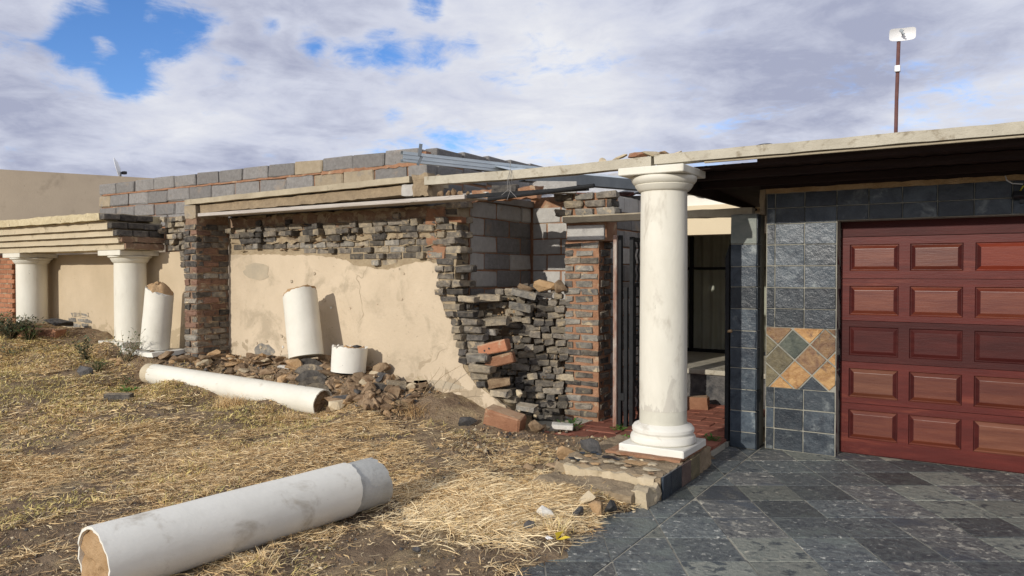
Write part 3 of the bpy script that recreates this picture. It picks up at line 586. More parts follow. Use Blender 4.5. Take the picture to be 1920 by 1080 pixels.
# ------------------------------------------------------------------ recess behind the broken end
def build_recess():
    th = thing('block_recess', 'inner corner of pale cement block walls behind the broken facade end', 'block wall', (-4.95, 8.2, 0))
    xw, yb = -4.95, 8.2
    mb = MB(); mb.bb(xw - .15, xw - .012, 6.86, 8.3, 0, 2.53); mb.bb(xw - .012, -3.9, yb + .012, yb + .15, 0, 2.66); mb.build('mortar', mortar_red, th)
    beds = [.10, .30, .505, .71, .91, 1.115, 1.32, 1.525, 1.73, 1.93, 2.13, 2.33, 2.53]
    for r in range(len(beds) - 1):
        zc = (beds[r] + beds[r + 1]) / 2
        y = 6.88 - (.0 if r % 2 else .26)
        while y < 8.19:
            a = max(y, 6.87); b = min(y + .52, 8.185)
            if b - a > .06: brick(BL, (xw - .09, (a + b) / 2, zc), block_pale if random.random() < .6 else block, th, rot=(0, 0, R(90)), sc_=((b - a) / .515, 1, 1.08), name='block')
            y += .54
        x = xw + .02 - (.0 if r % 2 else .2)
        while x < -3.95:
            a = max(x, xw + .025); b = min(x + .40, -3.93)
            if b - a > .06: brick(BK, ((a + b) / 2, yb + .068, zc), block_pale, th, sc_=((b - a) / .405, 1, 1.0), name='block')
            x += .42
    tag(rough_box(-5.2, -4.92, 6.92, 8.55, 2.535, 2.61, .15, .004, 5, 3).build('lintel', concrete_grey, smooth=True), 'smooth grey concrete lintel lying over the recess behind the broken wall', 'lintel')
    # pier to the right
    tp = thing('brick_pier', 'tall pier of grey bricks in bright orange mortar left of the gateway', 'pier', (-3.8, 7.35, 0))
    x0, x1, y0, y1 = -4.005, -3.577, 7.35, 7.66
    mb = rough_box(x0 + .008, x1 - .008, y0 + .008, y1, 0, 2.05, .06, .008, 11, 5); mb.build('core', mortar_red, tp, smooth=True)
    z = .06; i = 0
    def mt(): return pick([(brick_grey, 5), (clinker, 4), (clinker_black, 2)])
    while z < 2.02:
        if i % 2:
            xs = [(x0 + .105, .9), (x1 - .115, .95)]
            brick(ST_R, (x1 - .048, y0 + .225, z), pick([(clinker_black, 3), (clinker, 2)]), tp, rot=(0, 0, R(90)), sc_=(.75, 1, .95), jr=.03)  # side bricks picked blacker, the side's shade put into the colour
        else:
            xs = [(x0 + .06, .45), (x0 + .25, .95), ]
            brick(ST_R, (x1 - .05, y0 + .15, z), pick([(clinker_black, 3), (clinker, 2)]), tp, rot=(0, 0, R(90)), sc_=(.9, 1, .95), jr=.03)  # same darker pick for the shaded side
        for x, s in xs: brick(ST_R, (x + random.uniform(-.008, .008), y0 + .046 + random.uniform(-.006, .004), z), mt(), tp, sc_=(s, 1, .88), jr=.02)
        z += .0845; i += 1
    brick(BK, (-3.745, y0 + .06, 2.142), block_pale, tp, sc_=(1.12, 1, .86), name='block'); 
    mb = rough_box(-4.0, -3.5, y0 + .03, y0 + .3, 2.05, 2.58, .06, .01, 11, 8); mb.build('upper_core', mortar_red, tp, smooth=True)
    for r, zc in enumerate([2.375, 2.46, 2.545]):
        for k in range(4):
            x = -4.02 + k * .262 + (.13 if r % 2 else 0)
            if x > -3.45 or k > 2: continue
            brick(ST_R, (x, y0 + .06 - random.uniform(0, .03), zc), pick([(brick_grey, 3), (clinker, 3), (clinker_tan, 2)]), tp, jr=.05)
        brick(ST_R, (-3.47 - .03 * r, y0 + .14, zc), clinker_black, tp, rot=(0, 0, R(90)), jr=.05)  # shaded side again painted with black bricks
    mb = rough_box(-4.0, -1.93, 7.30, 7.42, 2.255, 2.332, .12, .006, 6, 6); tag(mb.build('door_lintel', concrete, smooth=True), 'thin concrete lintel across the gateway behind the round column', 'lintel')
    # block return wall right behind the pier
    tr = thing('block_wall', 'grey block wall with red pointing behind the rusty gate post', 'block wall', (-3.6, 8, 0))
    mb = MB(); mb.bb(-3.78, -3.625, 7.67, 8.8, 0, 2.56); mb.build('mortar', mortar_red, tr)
    for r in range(13):
        y = 7.68 - (.2 if r % 2 else 0)
        while y < 8.7:
            a = max(y, 7.675); b = min(y + .4, 8.79)
            if b - a > .05: brick(BK, (-3.68, (a + b) / 2, .1 + r * .2), block if r % 3 else block_pale, tr, rot=(0, 0, R(90)), sc_=((b - a) / .405, 1, 1), name='block')
            y += .415
build_recess()

# heap of stacked old bricks filling the recess, each brick loose
def build_heap():
    A = Vector((-4.93, 6.86)); B = Vector((-3.98, 7.30)); D = (B - A); Ln = D.length; D.normalize(); Nn = Vector((-D.y, D.x)); ang = math.atan2(D.y, D.x)
    n = 0
    G = 'old bricks stacked in the recess'
    ORD = ['lowest', 'second', 'third', 'fourth', 'fifth', 'sixth', 'seventh', 'eighth', 'ninth', 'tenth', 'eleventh', 'twelfth', 'thirteenth', 'fourteenth', 'fifteenth', 'sixteenth', 'seventeenth', 'eighteenth', 'nineteenth', 'twentieth', 'topmost', 'topmost']
    z = .06; row = 0
    while z < 1.62:
        t = -.02 + random.uniform(0, .06); idx = 0
        while t < Ln - .04:
            f = t / Ln
            ztop = np.interp(f, [0, .25, .45, .7, 1], [1.30, 1.42, 1.50, 1.52, 1.50])
            if z > ztop + random.uniform(-.05, .03): t += .13; continue
            left = f < .45
            back = .02 + (.10 if left else .05) * (z / 1.6) + random.uniform(-.03, .03) + (.05 if f < .3 and z > .9 else 0)
            lean = .10 * math.sin(t * 3 + row)
            long_ = random.random() < (.40 if left else .22)
            L = .20 if long_ else .112
            p = A + D * (t + L / 2) + Nn * (back - .02 - .12 * max(0, .45 - z) + (.055 if long_ else .10))
            mat = pick([(clinker_tan, 4), (clinker, 3), (stone_pale, .6)]) if (left and z > .6) else pick([(clinker_black, 3), (clinker, 6), (clinker_tan, 1.6)])  # right and low bricks darker: dark clinker plus shade put into colour
            nme = 'old_brick'
            o = brick(ST_R, (p.x, p.y, z + .036 + random.uniform(-.006, .006) + .02 * math.sin(t * 5)), mat, None, rot=(random.uniform(-.1, .05), lean * (0 if not long_ else 1), ang + (0 if long_ else R(90)) + random.uniform(-.14, .14)), sc_=(random.uniform(.85, 1.05), random.uniform(.85, 1.15), random.uniform(.85, 1.1)), name=nme, jr=.07)
            tone = 'pale crusted' if mat in (clinker_tan, stone_pale) else ('black' if mat is clinker_black else 'dark grey')
            nth = ('leftmost' if idx == 0 else ORD[idx]) + ('' if idx == 0 else ' from the left')
            tag(o, '%s stacked brick, %s in the %s row from the bottom' % (tone, nth, ORD[row] if row else 'first'), 'brick', G); idx += 1; n += 1
            t += L + random.uniform(.004, .016)
        z += .076; row += 1
    mb = MB(); mb.prism([(A.x, A.y + .15), (B.x, B.y + .15), (-3.97, 8.18), (-4.94, 8.18)], lambda u, v, t: (u, v, t), 0, 1.36)
    o = mb.build('brick_fill', clod); tag(o, 'mass of old bricks deep in the recess behind the front of the stack', kind='stuff')
    V = MB()
    for k in range(420):
        t = random.uniform(0, Ln); zz = random.uniform(.05, 1.42); p = A + D * t + Nn * (.02 + .05 * zz + random.uniform(-.02, .05)); s_ = random.uniform(.008, .026)
        e = Euler((random.random() * 3, random.random() * 3, 0)).to_matrix()
        V.add([Vector((p.x, p.y, zz)) + e @ (Vector(b) * s_ * random.uniform(.6, 1.3)) for b in ((1, 0, 0), (-1, 0, 0), (0, 1, 0), (0, -1, 0), (0, 0, .7), (0, 0, -.7))], [(0, 2, 4), (2, 1, 4), (1, 3, 4), (3, 0, 4), (2, 0, 5), (1, 2, 5), (3, 1, 5), (0, 3, 5)], random.randrange(3))
    tag(V.build('mortar_crumbs', [mortar_sand, clod, fill_tan]), 'mortar crumbs caught between the stacked bricks', kind='stuff')
    # bigger loose pieces on top
    def big(nm, me, pos, rot, s, mat, lab, cat='brick'): tag(mk(nm, me, mat, None, pos, Euler(rot), s), lab, cat)
    big('brick_slab', ST_R[0], (-4.75, 6.95, 1.42), (.05, .02, .4), (1.3, 1.4, 1.1), clinker_tan, 'long flat grey brick at the left top of the brick stack')
    big('brick_slab', ST_R[1], (-4.33, 7.02, 1.47), (.0, .22, .5), (1.25, 1.2, 1.15), brick_grey, 'pale grey brick tilted down to the right at the top of the stack')
    big('brick_slab', ST_R[2], (-4.35, 6.98, 1.33), (.0, .2, .45), (1.15, 1.2, 1.1), brick_grey, 'second tilted grey brick just under the topmost tilted one')
    big('brick_slab', ST_R[3], (-4.58, 6.83, 1.17), (.1, -.05, .35), (1.3, 1.3, 1.2), clinker_tan, 'flat brick with pale mortar on top in the middle of the stack')
    big('brick_slab', ST_R[4], (-4.72, 6.80, 1.06), (.0, .1, .3), (1.35, 1.2, 1.0), brick_grey, 'long grey brick sloping right below the pale mortared one')
    big('brick_slab', ST_R[5], (-4.80, 6.74, .95), (.0, -.12, .3), (1.1, 1.2, 1.4), clinker_tan, 'chunky cream-coated brick at the left edge of the stack')
    big('mortar_chunk', HU[3], (-4.2, 7.24, 1.56), (0, 0, .5), (.16, .12, .10), fill_tan, 'brown mortar chunk crowning the brick stack', 'chunk')
    big('mortar_chunk', HU[4], (-4.02, 7.28, 1.55), (0, .2, 1.5), (.10, .10, .11), clod, 'round brown chunk at the top right of the brick stack', 'chunk')
    big('mortar_chunk', HU[6], (-4.40, 7.15, 1.53), (0, .2, .5), (.12, .10, .07), clod, 'low brown chunk behind the tilted grey bricks', 'chunk')
    big('clay_brick', ST[0], (-4.50, 6.68, .90), (0, -.22, .32), (1.45, 1.6, 1.75), brick_red, 'orange clay brick with two holes, upper of the orange pair on the stack')
    for k, (dx, dz) in enumerate([(-.09, -.025), (-.035, .0)]):
        q = Euler((0, -.22, .32)).to_matrix() @ Vector((dx, -.0865, dz * .3)); mb = MB(); mb.lathe([(.007, 0), (.006, .003)], (0, 0, 0), 10)
        o = mb.build('hole', plastic_k, bpy.data.objects['clay_brick']); o.location = (dx / 1.45, -.0545, dz * .3); o.rotation_euler = (R(90), 0, 0)
    big('clay_brick', ST[1], (-4.46, 6.74, .755), (0, -.25, .36), (1.45, 1.5, 1.75), brick_rust, 'dusty orange brick, lower of the orange pair on the stack')
    big('brick_slab', ST_R[6], (-4.64, 6.60, .79), (0, .02, .1), (1.1, 1.4, 1.2), brick_grey, 'grey brick with sandy top jutting left of the orange pair')
    big('brick_slab', ST_R[7], (-4.60, 6.60, .67), (0, .03, .15), (1.2, 1.5, 1.25), clinker_tan, 'wide grey brick with a sandy top below the orange pair')
    big('brick_slab', ST_R[0], (-4.45, 6.70, .52), (0, -.1, .6), (1.1, 1.3, 1.3), clod, 'brown brick under the dusty orange brick')
    big('clay_block', ST[2], (-4.12, 6.30, .215), (.12, .20, .08), (1.85, 1.5, 2.6), brick_rust, 'large rust-red clay block tipped on the ground below the brick stack', 'block')
    big('stone', HU[5], (-4.46, 6.12, .185), (0, 0, .6), (.11, .085, .085), stone_dark, 'rounded black stone left of the large rust-red block', 'stone')
    big('stone', HU[7], (-3.80, 6.42, .16), (0, .3, .6), (.10, .09, .10), clod, 'brown stone at the right end of the rust-red block', 'stone')
    big('concrete_offcut', ST[3], (-3.70, 6.75, .12), (0, .05, .5), (1.0, 1.5, .7), stone_white, 'small white concrete offcut at the foot of the stack', 'offcut')
    big('stone', HU[8], (-4.17, 6.66, .43), (0, .3, .6), (.05, .05, .06), stone_pale, 'round cream pebble on the low broken wall stub', 'stone')
    big('brick_slab', ST_R[1], (-4.05, 6.62, .30), (.1, .1, .2), (.9, 1.2, .8), brick_grey, 'grey brick lying behind the large rust-red block')
    # scree at the foot
    for k in range(22):
        x = random.uniform(-4.2, -3.6); y = random.uniform(6.5, 7.05) ; s = random.uniform(.02, .06)
        tag(mk('rubble_stone', random.choice(HU), pick([(clod, 2), (clinker_black, 2), (stone_pale, 1)]), None, (x, y, max(.06, gzs(x, y) if x < -4 else .06) + s * .4), (random.random(), random.random(), random.random() * 6), (s * 1.4, s, s)), 'small stone at the foot of the brick stack', 'stone', 'stones at the foot of the brick stack')
build_heap()

# ------------------------------------------------------------------ left portico
def build_portico():
    tw = thing('portico_wall', 'tan plastered wall behind the two left columns', 'wall', (-12, 6.35, .5))
    mb = MB(); mb.bb(-14.0, -9.02, 6.35, 6.55, 0, 2.0); mb.build('plaster', plaster_l, tw)
    mb = MB(); mb.bb(-10.0, -9.06, 6.375, 6.55, 2.0, 2.50); mb.build('core', mortar_brown, tw)
    z = 1.78; r = 0
    while z < 2.46:
        x = -9.98 + (.1 if r % 2 else 0)
        while x < -9.2:
            L = random.choice([.222, .106])
            if z > 1.97 or x > -9.55: brick(ST_R, (x + L / 2, 6.40 - random.uniform(0, .03) * (1 + (z > 2.1)), z + .036), pick([(clinker, 3), (clinker_tan, 4), (stone_pale, 1)]), tw, rot=(0, 0, R(90) if L < .2 else 0), jr=.05)
            x += L + .014
        z += .08; r += 1
    for k in range(9):
        brick(ST_R, (-12.62 + .24 * (k % 3) + (.1 if k // 3 == 1 else 0), 6.399, .86 + (k // 3) * .082), random.choice([brick_grey, clinker_tan, clinker]), tw, name='brick', jr=.04)
    te = thing('entablature', 'stepped cream moulding over the two left columns with broken brick end', 'entablature', (-12, 5.9, 2.0))
    for k, (y, z0, z1, m) in enumerate([(5.45, 2.405, 2.508, cream_rough), (5.55, 2.292, 2.400, cream_mould), (5.62, 2.204, 2.288, cream_mould), (5.69, 2.112, 2.200, cream_mould), (5.76, 2.022, 2.108, cream_mould)]):
        mb = rough_box(-15.5 if k < 4 else -13.6, -10.035 + .01 * k, y, 6.34, z0, z1, .1, .012 if k == 0 else .004, 11 if k == 0 else 5, k); mb.build('moulding', m, te, smooth=True)
        # dark bricks showing in the broken end
        if k < 3:
            for j in range(3):
                yy = y + .12 + j * .235
                if yy < 6.3: brick(ST, (-9.99, yy, (z0 + z1) / 2), clinker_black, te, rot=(0, 0, R(90)), sc_=(1.02, 1, 1.2), jr=.015)
        else:
            mb = rough_box(-10.02, -9.95, y + .01, 6.34, z0 + .01, z1 + .005, .05, .02, 14, k); mb.build('broken_end', mortar_brown, te, smooth=True)
    brick(HF, (-10.0, 5.70, 2.17), stone_pale, te, sc_=(.05, .05, .04), name='mortar_lump')
    for k, (x, y, r, zb, lab) in enumerate([(-13.2, 6.06, .222, .80, 'left cream column of the portico beside the orange brick wall'), (-10.36, 6.06, .212, .70, 'right cream column of the portico beside the leaning stub')]):
        t = thing('column', lab, 'column', (x, y, zb), 'cream columns of the left portico')
        mb = MB(); mb.lathe([(r, 0), (r * .995, 1.05), (r * .985, 1.845 - zb)], (x, y, zb), 40); mb.build('shaft', white, t, smooth=True)
        mb = MB(); mb.lathe([(r * .98, 1.842), (r * 1.03, 1.848), (r * 1.10, 1.862), (r * 1.16, 1.885), (r * 1.20, 1.90), (r * 1.19, 1.906), (r * 1.28, 1.915), (r * 1.36, 1.928), (r * 1.35, 1.942)], (x, y, 0), 40); mb.build('capital', white, t, smooth=True)
        mb = MB(); mb.bb(x - .30, x + .26, y - .30, y + .28, 1.945, 2.018); mb.build('abacus', white, t, bev=.006)
        if k == 1:
            mb = rough_box(x - .3, x + .3, y - .3, y + .26, .64, .74, .07, .02, 10, 4); mb.build('plinth', white_old, t, smooth=True)
    # orange facing brick wall at the frame's left edge
    tb = thing('facing_brick_wall', 'orange facing brick pier at the far left under the cream moulding', 'brick wall', (-14.9, 6.3, .6))
    mb = MB(); mb.bb(-16, -14.115, 6.162, 6.5, .3, 2.0); mb.build('mortar', mortar_brown, tb)
    z = .56; r = 0
    while z < 1.98:
        x = -15.9 + (.117 if r % 2 else 0)
        while x < -14.2:
            brick(ST, (x + .11, 6.21, z), brick_facing, tb, jr=.004); x += .234
        brick(ST, (-14.16, 6.27 if r % 2 else 6.33, z), brick_facing, tb, rot=(0, 0, R(90)), jr=.004); z += .083; r += 1
    # neighbour's tan gable
    p0, p1 = Vector((-15.3, 6.47)), Vector((-14.15, 8.75)); d = (p1 - p0).normalized(); a = p0 - d * 3.5; b = p1 + d * 4; nn = Vector((d.y, -d.x))
    mb = MB(); mb.prism([(a.x, a.y), (b.x, b.y), (b.x - nn.x * .3, b.y - nn.y * .3), (a.x - nn.x * .3, a.y - nn.y * .3)], lambda u, v, t: (u, v, t), 0, 3.6)
    tag(mb.build('neighbour_wall', plaster_back), 'plain tan plastered wall of the house rising behind the left portico', 'wall')
    t = thing('satellite_dish', 'thin white satellite dish seen edge-on above the tan wall', 'satellite dish', (-14.62, 8.3, 3.5))
    me = MB(); me.lathe([(.01, .05), (.12, .035), (.21, 0), (.215, .006), (.12, .045), (.01, .06)], (0, 0, 0), 24, cap=False)
    o = me.build('reflector', plastic_w, t, smooth=True); o.location = (0, 0, .28); o.rotation_euler = (0, R(76), R(53))
    me = MB(); me.tube([(.06, .04, -.3), (.06, .04, .2), (.0, .0, .26)], .018, 8); me.build('mast', galv_dark, t).location = (0, 0, 0)
    me = MB(); me.box((0, 0, 0), (.10, .07, .06)); o = me.build('receiver', plastic_k, t, bev=.01); o.location = (.12, .08, .19)
build_portico()

# ------------------------------------------------------------------ broken column pieces
def pipe(P1, P2, r1, r2, seg=36, rings=14, jag1=0, jag2=0, tilt1=0, tilt2=0, wall=0, wob=.0015):
    """open tube with its own wall thickness; jagged or slanted ends"""
    P1, P2 = Vector(P1), Vector(P2); ax = (P2 - P1); L = ax.length; ax.normalize()
    u = ax.cross(Vector((0, 0, 1))); u = u.normalized() if u.length > .05 else Vector((1, 0, 0)); w = u.cross(ax)
    j1 = [jag1 * noise.noise(Vector((k * .9, 1.3, 0))) + jag1 * .5 * random.uniform(-1, 1) for k in range(seg)]; j2 = [jag2 * noise.noise(Vector((k * .7, 7.1, 0))) + jag2 * .22 * random.uniform(-1, 1) for k in range(seg)]
    def ring(s, r):
        out = []
        for k in range(seg):
            a = 2 * math.pi * k / seg; e = 1 - s
            off = (j1[k] + tilt1 * math.sin(a)) * max(0, 1 - s * 5) + (j2[k] + tilt2 * math.sin(a)) * max(0, 1 - e * 5)
            rr = r + random.uniform(-wob, wob)
            out.append(P1 + ax * (L * s + off) + (u * math.cos(a) + w * math.sin(a)) * rr)
        return out
    mb = MB(); v = []; f = []
    for i in range(rings): s = i / (rings - 1); v += ring(s, r1 + (r2 - r1) * s)
    if wall:
        for i in range(rings - 1, -1, -1): s = i / (rings - 1); v += ring(s, r1 + (r2 - r1) * s - wall)
    n = 2 * rings if wall else rings
    for i in range(n - 1):
        for k in range(seg): f.append((i * seg + k, i * seg + (k + 1) % seg, (i + 1) * seg + (k + 1) % seg, (i + 1) * seg + k))
    if wall:
        for k in range(seg): f.append(((n - 1) * seg + k, (n - 1) * seg + (k + 1) % seg, (k + 1) % seg, k))
    else: f.append(tuple(range(seg))); f.append(tuple(range((n - 1) * seg, n * seg)))
    return mb.add(v, f)
def plug(P, ax, r, m, name, parent, amp=.02, tilt=None, dome=0):
    ax = Vector(ax).normalized(); u = ax.cross(Vector((0, 0, 1))); u = u.normalized() if u.length > .05 else Vector((1, 0, 0)); w = u.cross(ax)
    v = [Vector(P)]; f = []; seg = 30; R_ = 7
    for i in range(1, R_ + 1):
        for k in range(seg):
            a = 2 * math.pi * k / seg; rr = r * i / R_
            q = Vector(P) + (u * math.cos(a) + w * math.sin(a)) * rr
            h = amp * noise.noise(q * 14) + amp * .6 * noise.noise(q * 37) + dome * (1 - (i / R_) ** 2) + (tilt * math.sin(a) * rr / r if tilt else 0)
            v.append(q + ax * h)
    for k in range(seg): f.append((0, 1 + k, 1 + (k + 1) % seg))
    for i in range(R_ - 1):
        for k in range(seg): f.append((1 + i * seg + k, 1 + (i + 1) * seg + k, 1 + (i + 1) * seg + (k + 1) % seg, 1 + i * seg + (k + 1) % seg))
    n = len(v); base = [Vector(P) - ax * .08 + (u * math.cos(2 * math.pi * k / seg) + w * math.sin(2 * math.pi * k / seg)) * r for k in range(seg)]
    v += base
    for k in range(seg): f.append((1 + (R_ - 1) * seg + k, n + k, n + (k + 1) % seg, 1 + (R_ - 1) * seg + (k + 1) % seg))
    return MB().add(v, f).build(name, m, parent, smooth=True)
def build_fallen():
    P1 = Vector((-3.885, 2.06, .205)); P2 = Vector((-3.70, 3.97, .205)); ax = (P2 - P1).normalized()
    t = thing('fallen_column', 'long white column lying in the straw nearest the viewer with grey broken end', 'fallen column', (-3.8, 3, .03))
    Pw = P1 + ax * 1.64
    pipe(P1, Pw, .186, .182, 56, 16, .006, .010, -.01, .02, .014).build('shell', white_old, t, smooth=True)
    pipe(P1 + ax * 1.2, P2, .172, .172, 44, 10, 0, .03, 0, -.03, .02).build('pipe_end', raw_cement, t, smooth=True)
    plug(P1 + ax * .012, -ax, .176, fill_tan, 'fill', t, .022)
    Q1 = Vector((-9.18, 5.60, .40)); Q2 = Vector((-6.19, 5.80, .27)); a2 = (Q2 - Q1).normalized()
    t = thing('fallen_column', 'white column lying in front of the rubble along the tan wall', 'fallen column', (-7.7, 5.7, .25))
    pipe(Q1 + a2 * .12, Q2, .132, .150, 44, 16, .0, .008, 0, .02, .014).build('shell', white_f, t, smooth=True)
    pipe(Q1, Q1 + a2 * .30, .131, .1305, 40, 6, .0, 0).build('cream_end', cream_mould, t, smooth=True)
    plug(Q2 - a2 * .03, a2, .138, clod, 'fill', t, .03, tilt=.02)
    plug(Q1 + a2 * .002, -a2, .128, cream_mould, 'end_cap', t, .012, dome=.05)
    # leaning stump
    b = Vector((-6.87, 6.18, .70)); tp = Vector((-7.04, 6.24, 1.43)); a3 = (tp - b).normalized()
    t = thing('column_stump', 'white column stump leaning in the rubble against the tan wall', 'column stump', tuple(b))
    mb = pipe(b, tp, .205, .205, 44, 12, 0, .015, 0, .06)
    mb.build('shaft', white_f, t, smooth=True)
    plug(tp + a3 * .022, a3, .198, fill_tan, 'broken_top', t, .03, tilt=.06, dome=.03)
    # short stump
    b = Vector((-6.28, 6.28, .55)); tp = Vector((-6.27, 6.30, .84)); t = thing('column_stump', 'short white column stump with rubble on top right of the leaning one', 'column stump', tuple(b))
    pipe(b, tp, .20, .205, 44, 8, 0, .03, 0, .0, .02).build('shell', white_old, t, smooth=True); plug(tp - Vector((.0, 0, .03)), (0, 0, 1), .185, fill_tan, 'broken_top', t, .05)
    o = mk('stone', HF[2], stone_dark, None, (-6.17, 6.30, .85), (0, 0, 1), (.07, .05, .05)); tag(o, 'small grey stone on top of the short stump', 'stone')
    o = mk('stone', HU[2], clod, None, (-5.93, 6.48, .60), (0, 0, 1), (.12, .09, .12)); tag(o, 'rounded brown lump behind the short stump', 'stone')
    # stub beside the portico column
    b = Vector((-9.52, 5.90, .68)); tp = Vector((-9.44, 5.93, 1.46)); t = thing('column_stump', 'cream column stub with brown broken top leaning by the left portico', 'column stump', tuple(b))
    pipe(b, tp, .185, .18, 40, 12, 0, .03, 0, .05).build('shaft', white_f, t, smooth=True); plug(tp + Vector((0, 0, .01)), (.1, 0, 1), .172, fill_tan, 'broken_top', t, .04, tilt=.05, dome=.09)
    mb = rough_box(-9.78, -9.2, 5.66, 6.2, .60, .66, .07, .02, 9, 2); mb.build('base_slab', white_old, t, smooth=True)
    o = mk('plaster_chunk', HU[1], stone_white, None, (-9.84, 5.72, .63), (0, 0, .4), (.12, .10, .10)); tag(o, 'white plaster chunk left of the leaning stub base', 'chunk')
    o = mk('plaster_chunk', HF[4], stone_white, None, (-7.05, 6.05, .57), (0, .1, .4), (.14, .10, .08)); tag(o, 'white plaster piece at the foot of the leaning stump', 'chunk')
build_fallen()

# ------------------------------------------------------------------ rubble heap along the wall
def rub_label(x, y, m):
    tone = {clod: 'brown', stone_dark: 'black', stone_pale: 'pale', fill_tan: 'tan'}[m]
    if x < -8.2: w = 'by the foot of the slim pier'
    elif x < -7.55: w = 'between slim pier and leaning stump'
    elif x < -6.95: w = 'just left of the leaning stump'
    elif x < -6.45: w = 'between the leaning stump and the short stump'
    elif x < -5.9: w = 'below the short stump'
    else: w = 'right of the short stump'
    return '%s stone %s, %s' % (tone, w, 'close to the wall' if y > 6.2 else 'nearer the fallen column')
def build_rubble():
    G = 'stones of the rubble heap below the tan wall'; n = 0
    while n < 270:
        x = random.uniform(-9.3, -5.25); y = random.uniform(5.85, 6.52)
        if x < -8.75 and y > 5.98: continue
        if x > -6.3 and y < 5.7: continue
        if -6.85 < x < -6.3 and abs(y - (6.08 - (x + 6.74) * .6)) < .12: continue
        if math.hypot(x + 6.87, y - 6.2) < .19 or math.hypot(x + 6.28, y - 6.3) < .19: continue
        s = random.choice([.03, .04, .05, .055, .065, .075, .10]) * (1.2 if x > -7.2 else .95)
        m = pick([(clod, 9), (stone_dark, .45), (stone_pale, .7), (fill_tan, 2)])
        tag(mk('rubble_stone', random.choice(HU + HF + HF + HF), m, None, (x, y, gzs(x, y) + s * .35), (random.uniform(-.5, .5), random.uniform(-.5, .5), random.random() * 6), (s * 1.5, s * 1.15, s)), rub_label(x, y, m), 'stone', G); n += 1
    for k in range(40):
        x = random.uniform(-10.0, -9.15); y = random.uniform(5.45, 5.95); s = random.uniform(.025, .065)
        tag(mk('rubble_stone', random.choice(HF + HU), pick([(clod, 6), (fill_tan, 1), (stone_pale, .5)]), None, (x, y, gzs(x, y) + s * .3), (random.uniform(-.4, .4), random.uniform(-.4, .4), random.random() * 6), (s * 1.5, s * 1.1, s)), 'small brown stone on the slope below the leaning stub, %s' % ('near its base slab' if y > 5.75 else ('by the spiny weed' if x > -9.6 else 'towards the turf')), 'stone', 'stones on the slope below the leaning stub')
    for k in range(26):
        x = random.uniform(-6.1, -5.35); y = random.uniform(5.75, 6.35); s = random.uniform(.05, .10)
        tag(mk('rubble_stone', random.choice(HU), pick([(clod, 6), (stone_dark, 1), (stone_pale, .8)]), None, (x, y, gzs(x, y) + s * .35 + .05 * max(0, 1 - abs(x + 5.75) / .4)), (random.uniform(-.6, .6), random.uniform(-.6, .6), random.random() * 6), (s * 1.3, s, s)), 'larger %s stone at the right end of the rubble heap, %s' % ('brown' if k % 8 else 'dark', 'against the wall' if y > 6.1 else ('by the open column end' if x < -5.8 else 'at its foot')), 'stone', 'larger stones at the right end of the heap')
    # curved coping pieces fallen one behind the other
    for k in range(5):
        mb = MB(); a0 = -1.0; pts = []; r0, r1 = .21, .13
        for i in range(7): a = a0 + 2.0 * i / 6; pts.append((r0 * math.sin(a), r0 * math.cos(a)))
        for i in range(6, -1, -1): a = a0 + 2.0 * i / 6; pts.append((r1 * math.sin(a), r1 * math.cos(a)))
        mb.prism([(p[0] + random.uniform(-.006, .006), p[1] + random.uniform(-.006, .006)) for p in pts], lambda u, v, t: (u, t, v), -.035, .035)
        o = mb.build('curved_brick', [clinker_black, clinker, clinker_black, clinker, clinker_tan][k]); o.location = (-6.72 + k * .085, 6.06 - k * .05, .50 - k * .062); o.rotation_euler = (-.45 + .05 * k, .15 - .06 * k, R(42) + .08 * k)
        tag(o, ['topmost dark curved brick of the toppled row beside the leaning stump', 'second dark curved brick from the top of the toppled row', 'middle dark curved brick of the toppled row', 'fourth dark curved brick in the toppled row', 'lowest curved brick of the toppled row, above the column end'][k], 'curved brick')
    def one(nm, me, m, pos, rot, s, lab, cat='stone'): tag(mk(nm, me, m, None, pos, Euler(rot), s), lab, cat)
    one('rubble_brick', ST_R[2], clinker_black, (-5.68, 6.2, .42), (0, .1, .5), (1.2, 1.2, 1.6), 'black brick lying flat on the right end of the rubble heap', 'brick')
    one('rubble_brick', ST_R[3], stone_dark, (-5.72, 6.02, .25), (.3, 1.1, .4), (1.0, 1.3, 1.6), 'dark grey brick standing on end at the right of the heap', 'brick')
    one('rubble_brick', ST_R[4], clod, (-5.48, 6.08, .26), (.1, .5, .9), (1.0, 1.5, 2.2), 'big brown earth block at the far right of the heap', 'block')
    one('rubble_brick', ST_R[5], clinker_tan, (-5.52, 6.25, .45), (.1, .1, .9), (.9, 1.5, 1.6), 'tan brick topping the right end of the heap', 'brick')
    one('flat_stone', HF[3], stone_pale, (-5.99, 5.62, .13), (.15, 0, .6), (.13, .085, .07), 'flat pale stone on the soil right of the fallen white column')
    one('stone', HU[6], stone_dark, (-9.59, 5.03, .46), (0, 0, .4), (.13, .10, .12), 'pointed black stone on the grass left of the fallen white column')
    one('loose_brick', ST[4], clinker_black, (-8.37, 4.75, .285), (0, .02, .62), (1.3, 1.25, 1.15), 'single black brick on the grass in front of the fallen white column', 'brick')
    one('stone', HF[0], clod, (-8.62, 6.02, .60), (0, 0, .4), (.14, .1, .11), 'pale brown stone at the foot of the slim brick pier')
    # left portico stones
    one('stone_slab', ST_R[1], brick_rust, (-12.0, 5.62, .80), (0, 0, .25), (3.6, 1.6, 2.0), 'long brown stone slab at the foot of the left portico', 'slab')
    one('stone', HU[0], stone_dark, (-12.75, 5.72, .86), (0, 0, .25), (.3, .16, .16), 'large dark stone beside the bush under the left column')
    one('stone', HU[9], stone_dark, (-12.1, 5.95, .93), (0, .2, 1.25), (.22, .14, .13), 'grey stone behind the long brown slab')
